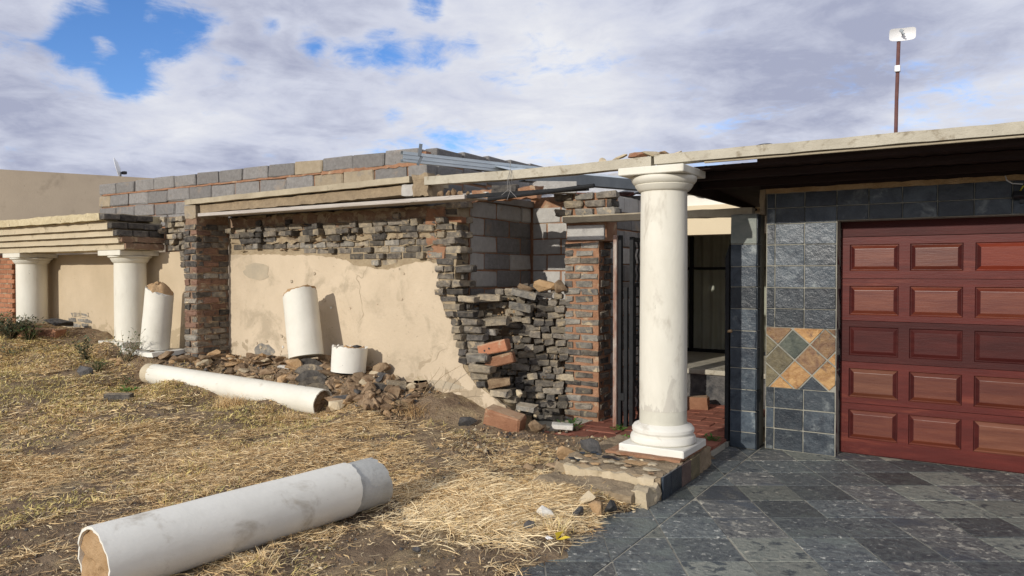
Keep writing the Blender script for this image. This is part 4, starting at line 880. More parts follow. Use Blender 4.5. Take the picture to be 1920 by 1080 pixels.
    # litter and single stones in front
    one('plaster_piece', HU[5], stone_white, (-2.52, 4.36, .07), (.2, .5, .4), (.075, .05, .06), 'bright white plaster lump on the straw near the driveway edge', 'plaster piece')
    one('plaster_piece', HF[5], stone_white, (-2.63, 4.14, .05), (.1, .1, 2.0), (.08, .03, .03), 'long white plaster sliver beside the dark stone in the straw', 'plaster piece')
    one('stone', HU[2], stone_dark, (-2.50, 4.12, .06), (.1, .1, 2.0), (.06, .05, .06), 'dark mossy stone beside the white slivers near the driveway')
    one('stone', HF[2], clod, (-2.85, 4.15, .05), (.1, .1, 1.0), (.05, .04, .04), 'brown stone in the straw between fallen column and driveway')
    one('stone', HU[3], fill_tan, (-3.04, 5.58, .17), (.1, .1, 1.0), (.10, .085, .09), 'tan stone with a dark side left of the black rock by the step')
    one('stone', HU[4], stone_dark, (-2.84, 5.74, .21), (.1, .3, .8), (.17, .11, .10), 'black angular rock beside the column step')
    one('stone', HF[6], clod, (-2.99, 5.33, .12), (.1, .1, .4), (.09, .07, .06), 'flat brown stone in front of the tan and black rocks')
    one('stone', HU[7], clod, (-3.15, 5.2, .11), (.1, .1, .4), (.06, .05, .06), 'small brown stone left of the flat brown stone')
    one('stone', HF[7], slate_brown, (-3.1, 3.55, .04), (.05, .0, .4), (.10, .07, .04), 'flat purple stone in the soil below the fallen column')
    one('stone', HU[1], stone_dark, (-2.86, 3.42, .05), (.05, .0, .4), (.035, .03, .03), 'small black stone in the soil below the straw patch')
    one('paper_scrap', HF[1], paper_m, (-6.9, 5.25, .135), (.3, .3, .4), (.075, .05, .035), 'crumpled pale paper scrap in the grass below the fallen column', 'litter')
    one('paper_scrap', HF[2], plastic_w, (-2.30, 4.02, .05), (.1, .1, .4), (.035, .025, .02), 'small white scrap beside the yellow leaf at the driveway edge', 'litter')
    mb = MB(); mb.add([(0, 0, 0), (.05, .02, .03), (.10, .0, .035), (.06, -.03, .02), (.0, -.02, .05), (.03, .05, .05)], [(0, 1, 2, 3), (0, 4, 5)]); o = mb.build('yellow_leaf', yellow_m); o.location = (-2.26, 4.05, .035); tag(o, 'crumpled yellow leaf at the driveway edge', 'leaf')
    one('slate_chip', HF[4], slate_dk_shade, (-6.55, 4.9, .105), (.1, .1, .4), (.05, .04, .02), 'small grey slate chip in the grass', 'chip')
build_rubble()

# fine debris: nobody could count it
def debris(name, n, region, smin, smax, mats, label, dens=None):
    V = []; F = []; mi = []
    xs = np.random.uniform(region[0], region[1], n * 3); ys = np.random.uniform(region[2], region[3], n * 3)
    if dens is not None: keep = np.random.rand(n * 3) < dens(xs, ys); xs, ys = xs[keep][:n], ys[keep][:n]
    else: xs, ys = xs[:n], ys[:n]
    zs = gz(xs, ys)
    base = [Vector(v) for v in ((1, 0, 0), (-1, 0, 0), (0, 1, 0), (0, -1, 0), (0, 0, .7), (0, 0, -.7))]; fc = [(0, 2, 4), (2, 1, 4), (1, 3, 4), (3, 0, 4), (2, 0, 5), (1, 2, 5), (3, 1, 5), (0, 3, 5)]
    for x, y, z in zip(xs, ys, zs):
        if z < -.02: continue
        s = smin + (smax - smin) * random.random() ** 3; e = Euler((random.random() * 3, random.random() * 3, random.random() * 6)).to_matrix(); k = len(V); m = random.randrange(len(mats))
        for b in base:
            p = e @ (b * s * random.uniform(.6, 1.2)); V.append((x + p.x, y + p.y, z + p.z + s * .25))
        F += [tuple(i + k for i in f) for f in fc]; mi += [m] * 8
    mb = MB(); mb.v = V; mb.f = F; mb.mi = mi; o = mb.build(name, mats); tag(o, label, kind='stuff'); return o
debris('rubble_debris', 4200, (-9.6, -5.1, 5.8, 6.56), .008, .035, [clod, fill_tan, clod, clod, soil, stone_dark], 'crumbs of brick and mortar among the rubble heap')
debris('soil_crumbs', 9000, (-9, -2.15, 1.6, 6.4), .004, .020, [clod, soil, soil, clod, soil, stone_dark, stone_pale], 'small stones and soil crumbs scattered over the yard')
debris('soil_crumbs', 11000, (-5.0, -2.15, 1.7, 4.6), .003, .013, [clod, soil, soil, clod, stone_dark, stone_pale], 'fine soil crumbs in the bare patches near the viewer')
debris('rubble_debris', 1600, (-4.3, -2.1, 4.4, 6.5), .006, .03, [clod, fill_tan, stone_pale, stone_dark], 'gravelly crumbs around the broken step')

# ------------------------------------------------------------------ right hand side: step, column
def build_step():
    t = thing('entrance_step', 'low broken step with slate tiles on its side carrying the round column', 'step', (-2.4, 5.8, 0))
    mb = rough_box(-2.95, -2.055, 5.27, 6.45, -.03, .172, .03, .022, 11, 3); mb.build('core', concrete_rough, t, smooth=True)
    for k, (y0, y1, m) in enumerate([(5.285, 5.44, slate_dk_shade), (5.45, 5.68, slate_dk_shade), (5.69, 5.90, slate_brown), (5.91, 6.12, slate_olive)]):
        mb = MB(); mb.bb(-2.054, -2.036, y0, y1, .0, .172 + random.uniform(-.005, .008)); o = mb.build('tile', m, t, bev=.003)
    mb = rough_box(-2.72, -2.07, 5.73, 6.40, .178, .20, .06, .010, 14, 5); mb.build('mortar_bed', mortar_red, t, smooth=True)
    for x, y, s in [(-2.35, 5.55, .14), (-2.6, 5.6, .10), (-2.2, 5.42, .10)] + [(random.uniform(-2.9, -2.1), random.uniform(5.3, 5.72), random.uniform(.02, .06)) for _ in range(26)]:
        brick(HF, (x, y, .182), random.choice([slate_dk_shade, concrete, fill_tan, stone_pale, clod]), t, sc_=(s, s * .7, .03), name='paving_chip')
    mb = rough_box(-2.85, -2.1, 5.23, 5.29, .06, .165, .022, .024, 12, 8); mb.build('mortar_lip', stone_pale, t, smooth=True)
    mb = rough_box(-2.95, -2.16, 4.96, 5.24, -.03, .105, .035, .028, 10, 5); tag(mb.build('step_remnant', [concrete_rough], smooth=True), 'low slab remnant of the broken step with a pinkish top', 'slab remnant')
    mb = rough_box(-2.20, -2.06, 5.02, 5.26, -.02, .12, .03, .03, 12, 9); tag(mb.build('mortar_edge', [stone_pale], smooth=True), 'pale mortar edge where tiles fell off the broken step', 'mortar edge')
    for nm, x, y, s, m, lab in [('mortar_chunk', -2.42, 4.78, .085, stone_pale, 'pale mortar chunk at the near end of the broken step'), ('mortar_chunk', -2.27, 4.66, .075, fill_tan, 'upright tan mortar chunk beside the slate floor'), ('stone', -2.2, 4.72, .075, stone_dark, 'black stone at the near corner of the broken step'), ('stone', -2.36, 4.55, .05, stone_dark, 'small black stone on the soil near the broken step'), ('stone', -2.68, 4.82, .06, clod, 'brown stone left of the pale mortar chunk')]:
        tag(mk(nm, random.choice(HU), m, None, (x, y, .03 + s * .5), (random.random(), .3, random.random() * 6), (s * 1.2, s * .9, s)), lab, 'stone')
    # column
    x, y = -2.345, 6.07
    c = thing('column', 'tall white round column standing on the broken step by the gateway', 'column', (x, y, .2))
    mb = MB(); mb.bb(x - .285, x + .285, y - .285, y + .285, .197, .262); mb.build('plinth', white_old, c, bev=.008)
    mb = MB(); mb.lathe([(.262, .263), (.275, .275), (.278, .30), (.268, .325), (.248, .338), (.250, .345), (.262, .36), (.262, .385), (.245, .408), (.215, .42), (.204, .428)], (x, y, 0), 56); mb.build('base', white_old, c, smooth=True)
    mb = MB(); mb.lathe([(.2005, .42), (.2, .48), (.1995, .54)], (x, y, 0), 56, wob=.0006); mb.build('cement_band', cement_band, c, smooth=True)
    mb = MB(); mb.lathe([(.201, .541), (.2005, 1.0), (.199, 1.5), (.197, 2.0), (.194, 2.39)], (x, y, 0), 56, wob=.0005); mb.build('shaft', white, c, smooth=True)
    mb = MB(); mb.lathe([(.194, 2.388), (.208, 2.392), (.219, 2.402), (.236, 2.425), (.245, 2.44), (.240, 2.446), (.252, 2.452), (.270, 2.475), (.276, 2.495), (.272, 2.51), (.26, 2.517)], (x, y, 0), 56); mb.build('capital', white, c, smooth=True)
    mb = MB(); mb.bb(x - .30, x + .27, y - .28, y + .28, 2.517, 2.580); mb.build('abacus', white, c, bev=.006)
build_step()

# ------------------------------------------------------------------ garage
GY = 7.40
def tile_box(x0, x1, z0, z1, y, m, th, side=False, name='tile'):
    g = random.uniform(.003, .0055)
    if side: pos = (y - .007, (x0 + x1) / 2, (z0 + z1) / 2); rot = (0, 0, R(90))
    else: pos = ((x0 + x1) / 2, y + .007 - random.uniform(0, .003), (z0 + z1) / 2); rot = (0, 0, 0)
    return brick(TL, pos, m, th, rot=rot, sc_=((x1 - x0 - 2 * g) / .257, 1, (z1 - z0 - 2 * g) / .188), name=name, jr=.007)
def build_garage():
    th = thing('garage', 'garage front clad in dark slate tiles with a mahogany door', 'garage', (-1.5, GY, 0))
    mb = MB(); mb.bb(-1.82, -1.185, GY + .008, GY + .26, 0, 2.18); mb.bb(-1.82, 2.3, GY + .008, GY + .26, 2.18, 2.47); mb.bb(1.38, 2.3, GY + .008, GY + .26, 0, 2.18); mb.build('grout', grout, th)
    mb = rough_box(-1.84, 2.3, GY - .006, GY + .2, 2.462, 2.505, .06, .010, 12, 4); mb.build('mortar_strip', fill_tan, th, smooth=True)
    cols = [-1.815, -1.737, -1.469, -1.19]
    rows = [0, .205, .405, .60]; rows2 = [1.18, 1.36, 1.56, 1.77, 1.97, 2.17]
    for rr in (rows, rows2):
        for i in range(len(rr) - 1):
            dark = rr is rows2 and i < 2  # cast shadow band put into these two rows as darker slate
            for k in range(3): tile_box(cols[k], cols[k + 1], rr[i], rr[i + 1], GY, slate_dk_shade if dark and random.random() < .8 else pick([(slate, 5), (slate_dk_shade, 1)]), th)
            tile_box(GY + .015, GY + .215, rr[i], rr[i + 1], -1.185, slate_dk_shade, th, True)  # return tiles all darker, the shaded side put into the colour
    for i in range(3): tile_box(GY + .015, GY + .215, .6 + i * .193, .6 + (i + 1) * .193, -1.185, slate_dk_shade, th, True)
    xs = cols[:3] + [-1.19 + .2685 * k for k in range(13)]
    for (z0, z1) in ((2.17, 2.318), (2.318, 2.462)):
        for k in range(len(xs) - 1):
            za = z0 + (.012 if (k > 2 and z0 < 2.2) else 0)
            tile_box(xs[k], xs[k + 1], za, z1, GY, pick([(slate, 4), (slate_dk_shade, 2)]), th)
    for i in range(10):
        for k in range(3): tile_box(1.40 + k * .268, 1.66 + k * .268, i * .21, i * .21 + .2, GY, slate, th)
    # patterned panel of rust and gold slate set on the diagonal
    X0, X1, Z0, Z1 = -1.812, -1.192, .603, 1.177
    slate_moss = M('mossy_slate', [(.035, .045, .038), (.07, .085, .07), (.12, .13, .10)], 6, .45, .8, 20, 0, dist=1.8)
    pm = {(0, 0): slate_moss, (0, -1): slate_olive, (1, 0): slate_rust, (1, -1): slate_gold, (0, 1): slate_gold, (-1, 0): slate_rust, (-1, -1): slate_olive, (2, 0): slate_gold, (2, -1): slate, (1, 1): slate_rust, (-1, 1): slate_rust, (0, -2): slate_olive, (1, -2): slate_gold, (2, -2): slate, (-1, 2): slate_rust, (-2, 0): slate_rust}
    e1 = Vector((.155, -.137)); e2 = Vector((.135, .155)); c0 = Vector((-1.56, 1.02))
    for i in range(-4, 5):
        for j in range(-4, 5):
            c = c0 + e1 * i + e2 * j; g = .035
            q = [c + e1 * (a * (.5 - g)) + e2 * (b * (.5 - g)) for a, b in ((-1, -1), (1, -1), (1, 1), (-1, 1))]; q = [(p.x, p.y) for p in q]
            for cl in ((X0, 0, 1, 0), (X1, 0, -1, 0), (0, Z0, 0, 1), (0, Z1, 0, -1)): q = clip(q, *cl) if q else q
            if parea(q) < .0015: continue
            mb = MB(); mb.prism(q, FRONT(GY + .012), 0, .014 + random.uniform(0, .002)); mb.build('tile', pm.get((i, j), random.choice([slate_rust, slate_gold, slate_olive, slate_dk_shade])), th, pos=(c.x, GY, c.y), bev=.002)
    # pillar
    tp = thing('slate_pillar', 'narrow slate tiled pillar between gateway and garage', 'pillar', (-2, 7.28, 0))
    x0, x1, y0 = -2.13, -1.876, 7.28
    mb = MB(); mb.bb(x0 + .006, x1 - .008, y0 + .008, GY + .2, 0, 2.27); mb.build('grout', grout, tp)
    pr = [0, .157, .364, .572, .779, .976, 1.142, 1.354, 1.566, 1.762, 1.978, 2.267]
    for i in range(len(pr) - 1):
        tile_box(x0, x1, pr[i], pr[i + 1], y0, slate_pale if i == 10 else (slate_dk_shade if i in (4, 5, 7, 8) else slate), tp)  # upper pair of dark tiles: cast shadow band put into the colour
        tile_box(y0 + .012, GY + .0, pr[i], pr[i + 1], x1 + .004, slate_dk_shade, tp, True)  # return face in darker slate, its shade put into the colour
    mb = rough_box(-1.872, -1.83, GY - .03, GY + .2, 2.27, 2.50, .05, .01, 9, 3); mb.build('mortar', concrete_rough, tp, smooth=True)
    brick(HF, (-2.125, 7.275, 1.13), fill_tan, tp, sc_=(.03, .02, .06), name='chipped_corner')
    mb = MB(); mb.bb(-2.185, -2.145, 7.30, 7.36, 0, 1.86); mb.prism([(-2.185, 1.86), (-2.145, 1.86), (-2.145, 1.98)], lambda u, v, t: (u, 7.30 + t, v), 0, .06)
    tag(mb.build('gate_post', steel_dark, bev=.003), 'dark steel gate frame post fixed to the slate pillar', 'gate post')
    # door
    td = bpy.data.objects.new('garage_door', None); link(td, th, (0, 7.6, 0)); td['label'] = 'reddish mahogany sectional garage door with raised panels'
    X0, X1, YF = -1.178, 1.372, 7.60
    mb = MB(); mb.bb(X0, X1, YF + .034, YF + .05, 0, 2.2); mb.bb(X0, X1, YF + .002, YF + .034, 2.04, 2.2); mb.build('head_board', wood_dk_shade, td)
    bounds = [.012, .482, .872, 1.255, 1.648, 2.036]; op = [(.15, .42), (.54, .81), (.93, 1.20), (1.31, 1.58), (1.72, 1.965)]
    for s in range(5):
        z0, z1 = bounds[s] + .002, bounds[s + 1] - .002; a, b = op[s]
        fm = wood_dk_shade if s == 2 else wood_door  # cast shadow band put into the third section as darker wood
        mb = MB(); mb.bb(X0, X1, YF, YF + .033, z0, a); mb.bb(X0, X1, YF, YF + .033, b, z1)
        edges = [X0] + sum([[-1.105 + .5 * k, -1.105 + .5 * k + .412] for k in range(5)], []) + [X1]
        for k in range(0, len(edges), 2): mb.bb(edges[k], edges[k + 1], YF + .0005, YF + .033, a, b)
        sec = mb.build('section', fm, td)
        for k in range(5):
            xa, xb = -1.105 + .5 * k, -1.105 + .5 * k + .412
            rings = [(0, 0), (.003, .014), (.009, .018), (.013, .018), (.040, .004), (.043, .0035)]
            V = []; F = []
            for ins, dep in rings:
                V += [(xa + ins, YF + dep, a + ins), (xb - ins, YF + dep, a + ins), (xb - ins, YF + dep, b - ins), (xa + ins, YF + dep, b - ins)]
            for r in range(len(rings) - 1):
                for q in range(4): F.append((r * 4 + q, r * 4 + (q + 1) % 4, (r + 1) * 4 + (q + 1) % 4, (r + 1) * 4 + q))
            n = (len(rings) - 1) * 4; F.append((n, n + 1, n + 2, n + 3))
            pmat = wood_dk_shade if s == 2 else (wood_red if (s, k) in ((4, 2), (4, 3)) else wood_panel)  # third row panels carry the same painted shadow tone
            if s < 2 and pmat is wood_panel and random.random() < .5: pmat = wood_brown
            mbp = MB(); mbp.add(V, F); mbp.mi = [1 if (i < 20 and i % 4 in (1, 3)) else 0 for i in range(len(F))]
            mbp.build('panel', [pmat, wood_dk_shade], td, pos=((xa + xb) / 2, YF, (a + b) / 2))
    # carport roof sheet, timbers
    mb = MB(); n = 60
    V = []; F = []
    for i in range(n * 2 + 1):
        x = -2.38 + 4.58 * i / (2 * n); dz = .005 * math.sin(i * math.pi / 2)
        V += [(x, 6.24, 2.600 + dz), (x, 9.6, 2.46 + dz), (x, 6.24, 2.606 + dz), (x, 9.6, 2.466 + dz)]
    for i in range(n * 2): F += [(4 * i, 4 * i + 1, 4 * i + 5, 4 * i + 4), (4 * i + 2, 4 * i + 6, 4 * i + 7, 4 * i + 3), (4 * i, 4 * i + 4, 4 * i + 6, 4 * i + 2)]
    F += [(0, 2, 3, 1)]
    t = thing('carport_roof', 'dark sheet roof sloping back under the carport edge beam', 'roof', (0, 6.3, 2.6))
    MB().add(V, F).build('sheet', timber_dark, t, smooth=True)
    mb = MB(); mb.bb(-2.36, -1.6, 6.205, 6.235, 2.575, 2.604); mb.bb(-1.6, 2.2, 6.195, 6.235, 2.575, 2.64); mb.build('front_batten', timber_dark, t)
    for y in (6.5, 7.0): 
        z = 2.600 - (y - 6.24) * .042 - .04; mb = MB(); mb.bb(-2.33, 2.2, y - .025, y + .025, z - .03, z + .03); mb.build('purlin', timber_dark, t)
    mb = MB(); mb.bb(-1.86, 2.2, 7.36, 7.40, 2.508, 2.56); mb.build('wall_plate', timber_dark, t)
    mb = MB(); mb.bb(-2.40, -2.36, 6.26, 9.3, 2.445, 2.598); mb.build('barge_board', timber_dark, t)
    # loose cable under the roof, lamp bracket at the right edge
    mb = MB(); mb.tube([(-.69, 7.1, 2.60), (-.66, 7.14, 2.545), (-.58, 7.2, 2.535), (-.48, 7.27, 2.515), (-.40, 7.33, 2.50)], .003, 6); tag(mb.build('hanging_cable', timber_dark), 'thin dark cable sagging under the carport roof', 'cable')
    t = thing('wall_light', 'small black floodlight with loose cables above the garage door', 'light', (.22, 7.35, 2.3))
    mb = MB(); mb.box((.27, 7.33, 2.33), (.24, .10, .045), (R(-15), 0, 0)); mb.build('housing', plastic_k, t, bev=.006)
    mb = MB(); mb.bb(.20, .23, 7.36, 7.395, 2.27, 2.35); mb.build('bracket', plastic_k, t)
    mb = MB(); mb.tube([(.10, 7.38, 2.50), (.11, 7.35, 2.46), (.15, 7.34, 2.43), (.22, 7.33, 2.42)], .005, 6); mb.build('white_cable', plastic_w, t)
    mb = MB(); mb.tube([(.20, 7.33, 2.36), (.22, 7.32, 2.40), (.28, 7.32, 2.415), (.34, 7.33, 2.40)], .006, 6); mb.build('yellow_cable', cable_y, t)
    # roof aerial
    t = thing('antenna_mast', 'rusty pole with a small white grid antenna above the carport roof', 'antenna', (-.776, 8, 2.3))
    mb = MB(); mb.tube([(-.776, 8, 2.3), (-.765, 8, 3.35), (-.752, 8, 3.90)], .017, 10); mb.build('pole', pole_m, t, smooth=True)
    mb = MB(); mb.box((-.758, 7.985, 3.64), (.048, .05, .06)); mb.build('junction_box', plastic_w, t, bev=.005)
    V = []; F = []; nx, nz_ = 14, 8
    for j in range(nz_ + 1):
        for i in range(nx + 1):
            u = -1 + 2 * i / nx; v = -1 + 2 * j / nz_
            k = (abs(u) ** 6 + abs(v) ** 6) ** (1 / 6) if (u or v) else 1; mx = max(abs(u), abs(v)) or 1
            uu, vv = u * mx / k if k else 0, v * mx / k if k else 0
            V.append((uu * .112, -.035 * (uu * uu + .5 * vv * vv), vv * .058))
    for j in range(nz_):
        for i in range(nx): a = j * (nx + 1) + i; F.append((a, a + 1, a + nx + 2, a + nx + 1))
    n0 = len(V); V += [(x, y + .006, z) for x, y, z in V]; F += [tuple(i + n0 for i in reversed(f)) for f in F]
    o = MB().add(V, F).build('reflector', plastic_w, t, smooth=True); o.location = Vector((-.72, 7.99, 3.957)) - wl(t); o.rotation_euler = (R(6), R(2), R(6))
    mb = MB(); mb.tube([(0, .01, 0), (-.0, -.09, .0)], .006, 8); mb.box((0, -.09, .012), (.03, .02, .025), (0, .6, 0)); mb.box((.012, -.085, -.012), (.035, .02, .012), (0, .6, 0)); o = mb.build('feed', galv_dark, t); o.location = Vector((-.72, 7.985, 3.957)) - wl(t)
build_garage()

# ------------------------------------------------------------------ steel roof remains between facade and carport
def cchan(name, P, Q, h, w, m, lab, cat):
    P, Q = Vector(P), Vector(Q); d = (Q - P).normalized(); s = d.cross(Vector((0, 0, 1))).normalized(); up = Vector((0, 0, 1)); t = .006
    prof = [(0, -h / 2), (w, -h / 2), (w, -h / 2 + .03), (w - t, -h / 2 + .03), (w - t, -h / 2 + t), (t, -h / 2 + t), (t, h / 2 - t), (w - t, h / 2 - t), (w - t, h / 2 - .03), (w, h / 2 - .03), (w, h / 2), (0, h / 2)]
    prof = [(-a, b) for a, b in prof]
    n = len(prof); V = [P + s * a + up * b for a, b in prof] + [Q + s * a + up * b for a, b in prof]
    F = [(i, (i + 1) % n, (i + 1) % n + n, i + n) for i in range(n)]
    # two pressed ribs along the web
    mb = MB(); mb.add(V, F)
    for z in (-.02, .025): mb.box(tuple((P + Q) / 2 + s * .002 + up * z), ((Q - P).length, .006, .007), (0, 0, math.atan2(d.y, d.x)))
    return tag(mb.build(name, m), lab, cat)
def build_steel():
    cchan('steel_purlin', (-5.28, 6.10, 2.945), (-4.46, 8.5, 2.945), .11, .05, galv, 'bright galvanised steel purlin running back from the parapet corner', 'purlin')
    mb = MB(); mb.box((-5.085, 6.15, 3.0), (.035, .02, .13), (0, .12, .8)); mb.box((-5.10, 6.16, 2.89), (.03, .02, .10), (0, .45, .8)); tag(mb.build('steel_bracket', galv_dark), 'bent steel bracket clamping the galvanised purlin to the parapet', 'bracket')
    mb = MB(); P = Vector((-4.35, 6.95, 2.76)); Q = Vector((-3.5, 8.75, 2.76)); d = (Q - P).normalized(); s = Vector((d.y, -d.x, 0))
    pr = [(0, .07), (.0, -.05), (.11, -.05), (.13, .055), (.14, .055), (.12, -.06), (-.01, -.06), (-.01, .07)]
    n = len(pr); V = [P + s * a + Vector((0, 0, b)) for a, b in pr] + [Q + s * a + Vector((0, 0, b)) for a, b in pr]
    mb.add(V, [(i, (i + 1) % n, (i + 1) % n + n, i + n) for i in range(n)]); tag(mb.build('gutter', galv_dark), 'dull grey steel gutter above the gateway', 'gutter')
    V = []; F = []; k = 48
    for i in range(k + 1):
        f = i / k; b = P.lerp(Q + d * .3, f); dz = .012 * math.sin(f * k * math.pi / 3)
        V += [b + Vector((-.03, .02, .05 + dz)), b + Vector((-.75, .45, .24 + dz))]
    F = [(2 * i, 2 * i + 2, 2 * i + 3, 2 * i + 1) for i in range(k)]
    n0 = len(V); V += [v + Vector((0, 0, .004)) for v in V]; F += [tuple(j + n0 for j in f) for f in F]
    tag(MB().add(V, F).build('roof_sheet', galv, smooth=True), 'pale blue corrugated roof sheet draining into the grey gutter', 'roof sheet')
    t = thing('tile_strip', 'short row of red roof tiles behind the orange mortar pier', 'roof tiles', (-4.2, 8.8, 2.7))
    for k in range(5): mb = MB(); mb.box((-4.62 + k * .17, 8.8, 2.72 - k * .008), (.16, .3, .03), (.3, .08, 0)); mb.build('tile', rooftile_red, t, bev=.004)
    mb = MB(); mb.bb(-4.9, -3.65, 8.65, 8.95, 2.4, 2.66); tag(mb.build('block_pad', block), 'grey block course under the red roof tiles', 'blocks')
    mb = rough_box(-4.9, -4.05, 6.80, 6.95, 2.50, 2.62, .06, .03, 11, 4); tag(mb.build('mortar_pile', mortar_red, smooth=True), 'crumbled red mortar with bricks seen under the concrete beam', 'mortar')
    tag(mk('old_brick', ST_R[3], clinker_black, None, (-4.42, 6.78, 2.60), (0, 0, .3), (1.3, 1.2, 1.5)), 'blackened brick bedded in red mortar under the concrete beam', 'brick')
    tag(mk('pale_block', BK[1], block_pale, None, (-4.05, 7.2, 2.64), (0, 0, .6), (1.2, 1, .7)), 'grey block showing between the beam and the steel bar', 'block')
build_steel()

# ------------------------------------------------------------------ courtyard and rear house
def build_courtyard():
    mb = MB(); mb.bb(-5.2, -2.14, 6.40, 9.2, -.04, .045); fl = mb.build('courtyard_floor', grout_sand); tag(fl, 'red clay paved courtyard floor behind the gateway', kind='structure')
    r = 0; y = 6.46
    while y < 9.05:
        x = -3.86 + (.17 if r % 2 else 0)
        while x < -2.15:
            x1 = min(x + .335, -2.165)
            if x1 - x > .08: brick(PV, ((x + x1) / 2, y + .112, .047 + random.uniform(-.003, .003)), paver, fl, name='paver', sc_=((x1 - x) / .235, 1.88, 1), jr=.006)
            x += .342
        y += .226; r += 1
    tag(rough_box(-3.9, -2.7, 6.33, 6.40, 0, .088, .06, .006, 9, 2).build('kerb_strip', concrete, smooth=True), 'thin concrete kerb edging the red pavers', kind='structure')
    # house at the back
    h = thing('rear_house', 'cream rear house with shaded porch and curtained window beyond the gateway', 'house', (-3.5, 10, 0))
    mb = rough_box(-6.2, -.6, 9.12, 11.1, 0, .44, .1, .02, 9, 3); mb.build('porch_base', stone_dark, h, smooth=True)
    mb = MB(); mb.bb(-6.2, -.6, 9.08, 11.1, .44, .50); mb.build('porch_floor', concrete_pale, h, bev=.006)
    mb = MB(); mb.bb(-6.2, -.6, 9.15, 9.4, 2.18, 2.47); mb.build('porch_beam', cream, h)
    mb = MB(); mb.bb(-6.2, -.6, 9.06, 9.4, 2.472, 2.54); mb.build('moulding', cream, h, bev=.01)
    mb = MB(); mb.bb(-6.2, -.6, 9.12, 9.4, 2.542, 2.70); mb.build('fascia', white_trim, h)
    mb = MB(); mb.bb(-6.2, -.6, 9.4, 11.3, 2.5, 2.56); mb.build('porch_ceiling', cream_shaded, h)
    mb = MB(); mb.bb(-6.2, -4.6, 11.1, 11.3, .5, 2.5); mb.bb(-2.3, -.6, 11.1, 11.3, .5, 2.5); mb.bb(-4.6, -2.3, 11.1, 11.3, 2.35, 2.5); mb.bb(-6.2, -6.0, 9.4, 11.1, .5, 2.5); mb.bb(-.8, -.6, 9.4, 11.1, .5, 2.5); mb.build('wall', cream_shaded, h)
    mb = MB(); mb.bb(-4.6, -2.3, 11.9, 12.0, .4, 2.5); mb.build('room_back', dark_void, h)
    w = MB()
    for x in (-4.58, -3.85, -3.08, -2.32): w.bb(x - .025, x + .025, 11.1, 11.16, .5, 2.35)
    w.bb(-4.6, -2.3, 11.1, 11.16, .5, .55); w.bb(-4.6, -2.3, 11.1, 11.16, 2.3, 2.35); w.bb(-4.6, -2.3, 11.105, 11.155, 1.75, 1.79)
    win = w.build('window', steel_dark, h)
    mb = MB(); mb.bb(-4.58, -2.32, 11.17, 11.176, .55, 2.3); mb.build('pane', glass_m, win)
    V = []; F = []; n = 150
    for i in range(n + 1):
        x = -4.55 + 2.2 * i / n; yy = 11.25 + .035 * math.sin(i * .62) + .02 * math.sin(i * .23 + 1)
        V += [(x, yy, .52), (x + .01 * math.sin(i * .4), yy * 1 + .005, 1.4), (x, 11.25 + .02 * math.sin(i * .62), 2.32)]
    for i in range(n): F += [(3 * i, 3 * i + 3, 3 * i + 4, 3 * i + 1), (3 * i + 1, 3 * i + 4, 3 * i + 5, 3 * i + 2)]
    MB().add(V, F).build('curtain', curtain_m, h, smooth=True)
    V = []; F = []; n = 96
    for i in range(n + 1):
        x = -6.5 + 6.2 * i / n; dz = .028 * math.sin(i * 2 * math.pi / 5)
        V += [(x, 9.0, 2.715 + dz), (x, 12.5, 3.5 + dz), (x, 9.0, 2.69 + dz)]
    for i in range(n): F += [(3 * i, 3 * i + 3, 3 * i + 4, 3 * i + 1), (3 * i, 3 * i + 2, 3 * i + 5, 3 * i + 3)]
    MB().add(V, F).build('roof', rooftile, h, smooth=True)
    # gate, folded open inwards
    g = thing('gate', 'dark steel gate leaf with fretted panels standing open left of the column', 'gate', (-3.2, 7.3, .05))
    x = -3.17; y0, y1, z0, z1 = 7.28, 8.15, .09, 2.08
    mb = MB(); 
    for yy in (y0, y1 - .04): mb.bb(x - .02, x + .02, yy, yy + .05, z0, z1)
    for zz in (z0, .5, 1.0, 1.55, z1 - .05): mb.bb(x - .018, x + .018, y0 + .05, y1 - .04, zz, zz + .045)
    mb.build('frame', steel_dark, g)
    mb = MB()
    for k in range(7): yy = y0 + .1 + k * .11; mb.bb(x - .008, x + .008, yy, yy + .014, .54, 1.55)
    for k in range(9): zz = .6 + k * .105; mb.bb(x - .007, x + .007, y0 + .05, y1 - .04, zz, zz + .014)
    mb.build('bar_grid', steel_dark, g)
    mb = MB()
    for za, zb in ((1.60, 2.03), (.135, .5)):
        for k in range(8):
            yy = y0 + .06 + k * .1
            for q in range(3):
                zq = za + (zb - za) * (q + .5) / 3; h_ = (zb - za) / 6
                mb.prism([(yy, zq - h_), (yy + .03, zq - h_), (yy + .065, zq), (yy + .03, zq + h_), (yy, zq + h_), (yy + .035, zq)], SIDE(x), -.004, .004)
    mb.build('fret_panel', steel_dark, g)
    mb = MB(); mb.bb(-3.36, -3.32, 7.24, 7.29, .05, 2.1); tag(mb.build('gate_post', steel_rust, bev=.003), 'rusty steel gate post with flaking pale paint beside the pier', 'gate post')
    mb = MB(); mb.bb(-3.315, -3.28, 7.27, 7.32, .05, 2.1); mb.bb(-3.25, -3.21, 7.27, 7.31, .05, 1.55); mb.bb(-3.3, -3.24, 7.262, 7.268, .35, .43); tag(mb.build('gate_stile', steel_dark, bev=.003), 'plain dark steel upright between rusty post and gate', 'gate post')
    tag(mk('loose_block', ST_R[2], brick_rust, None, (-2.95, 8.75, .14), (0, 0, .3), (1.2, 1.6, 2.2)), 'reddish block standing on the courtyard pavers behind the column', 'block')
build_courtyard()

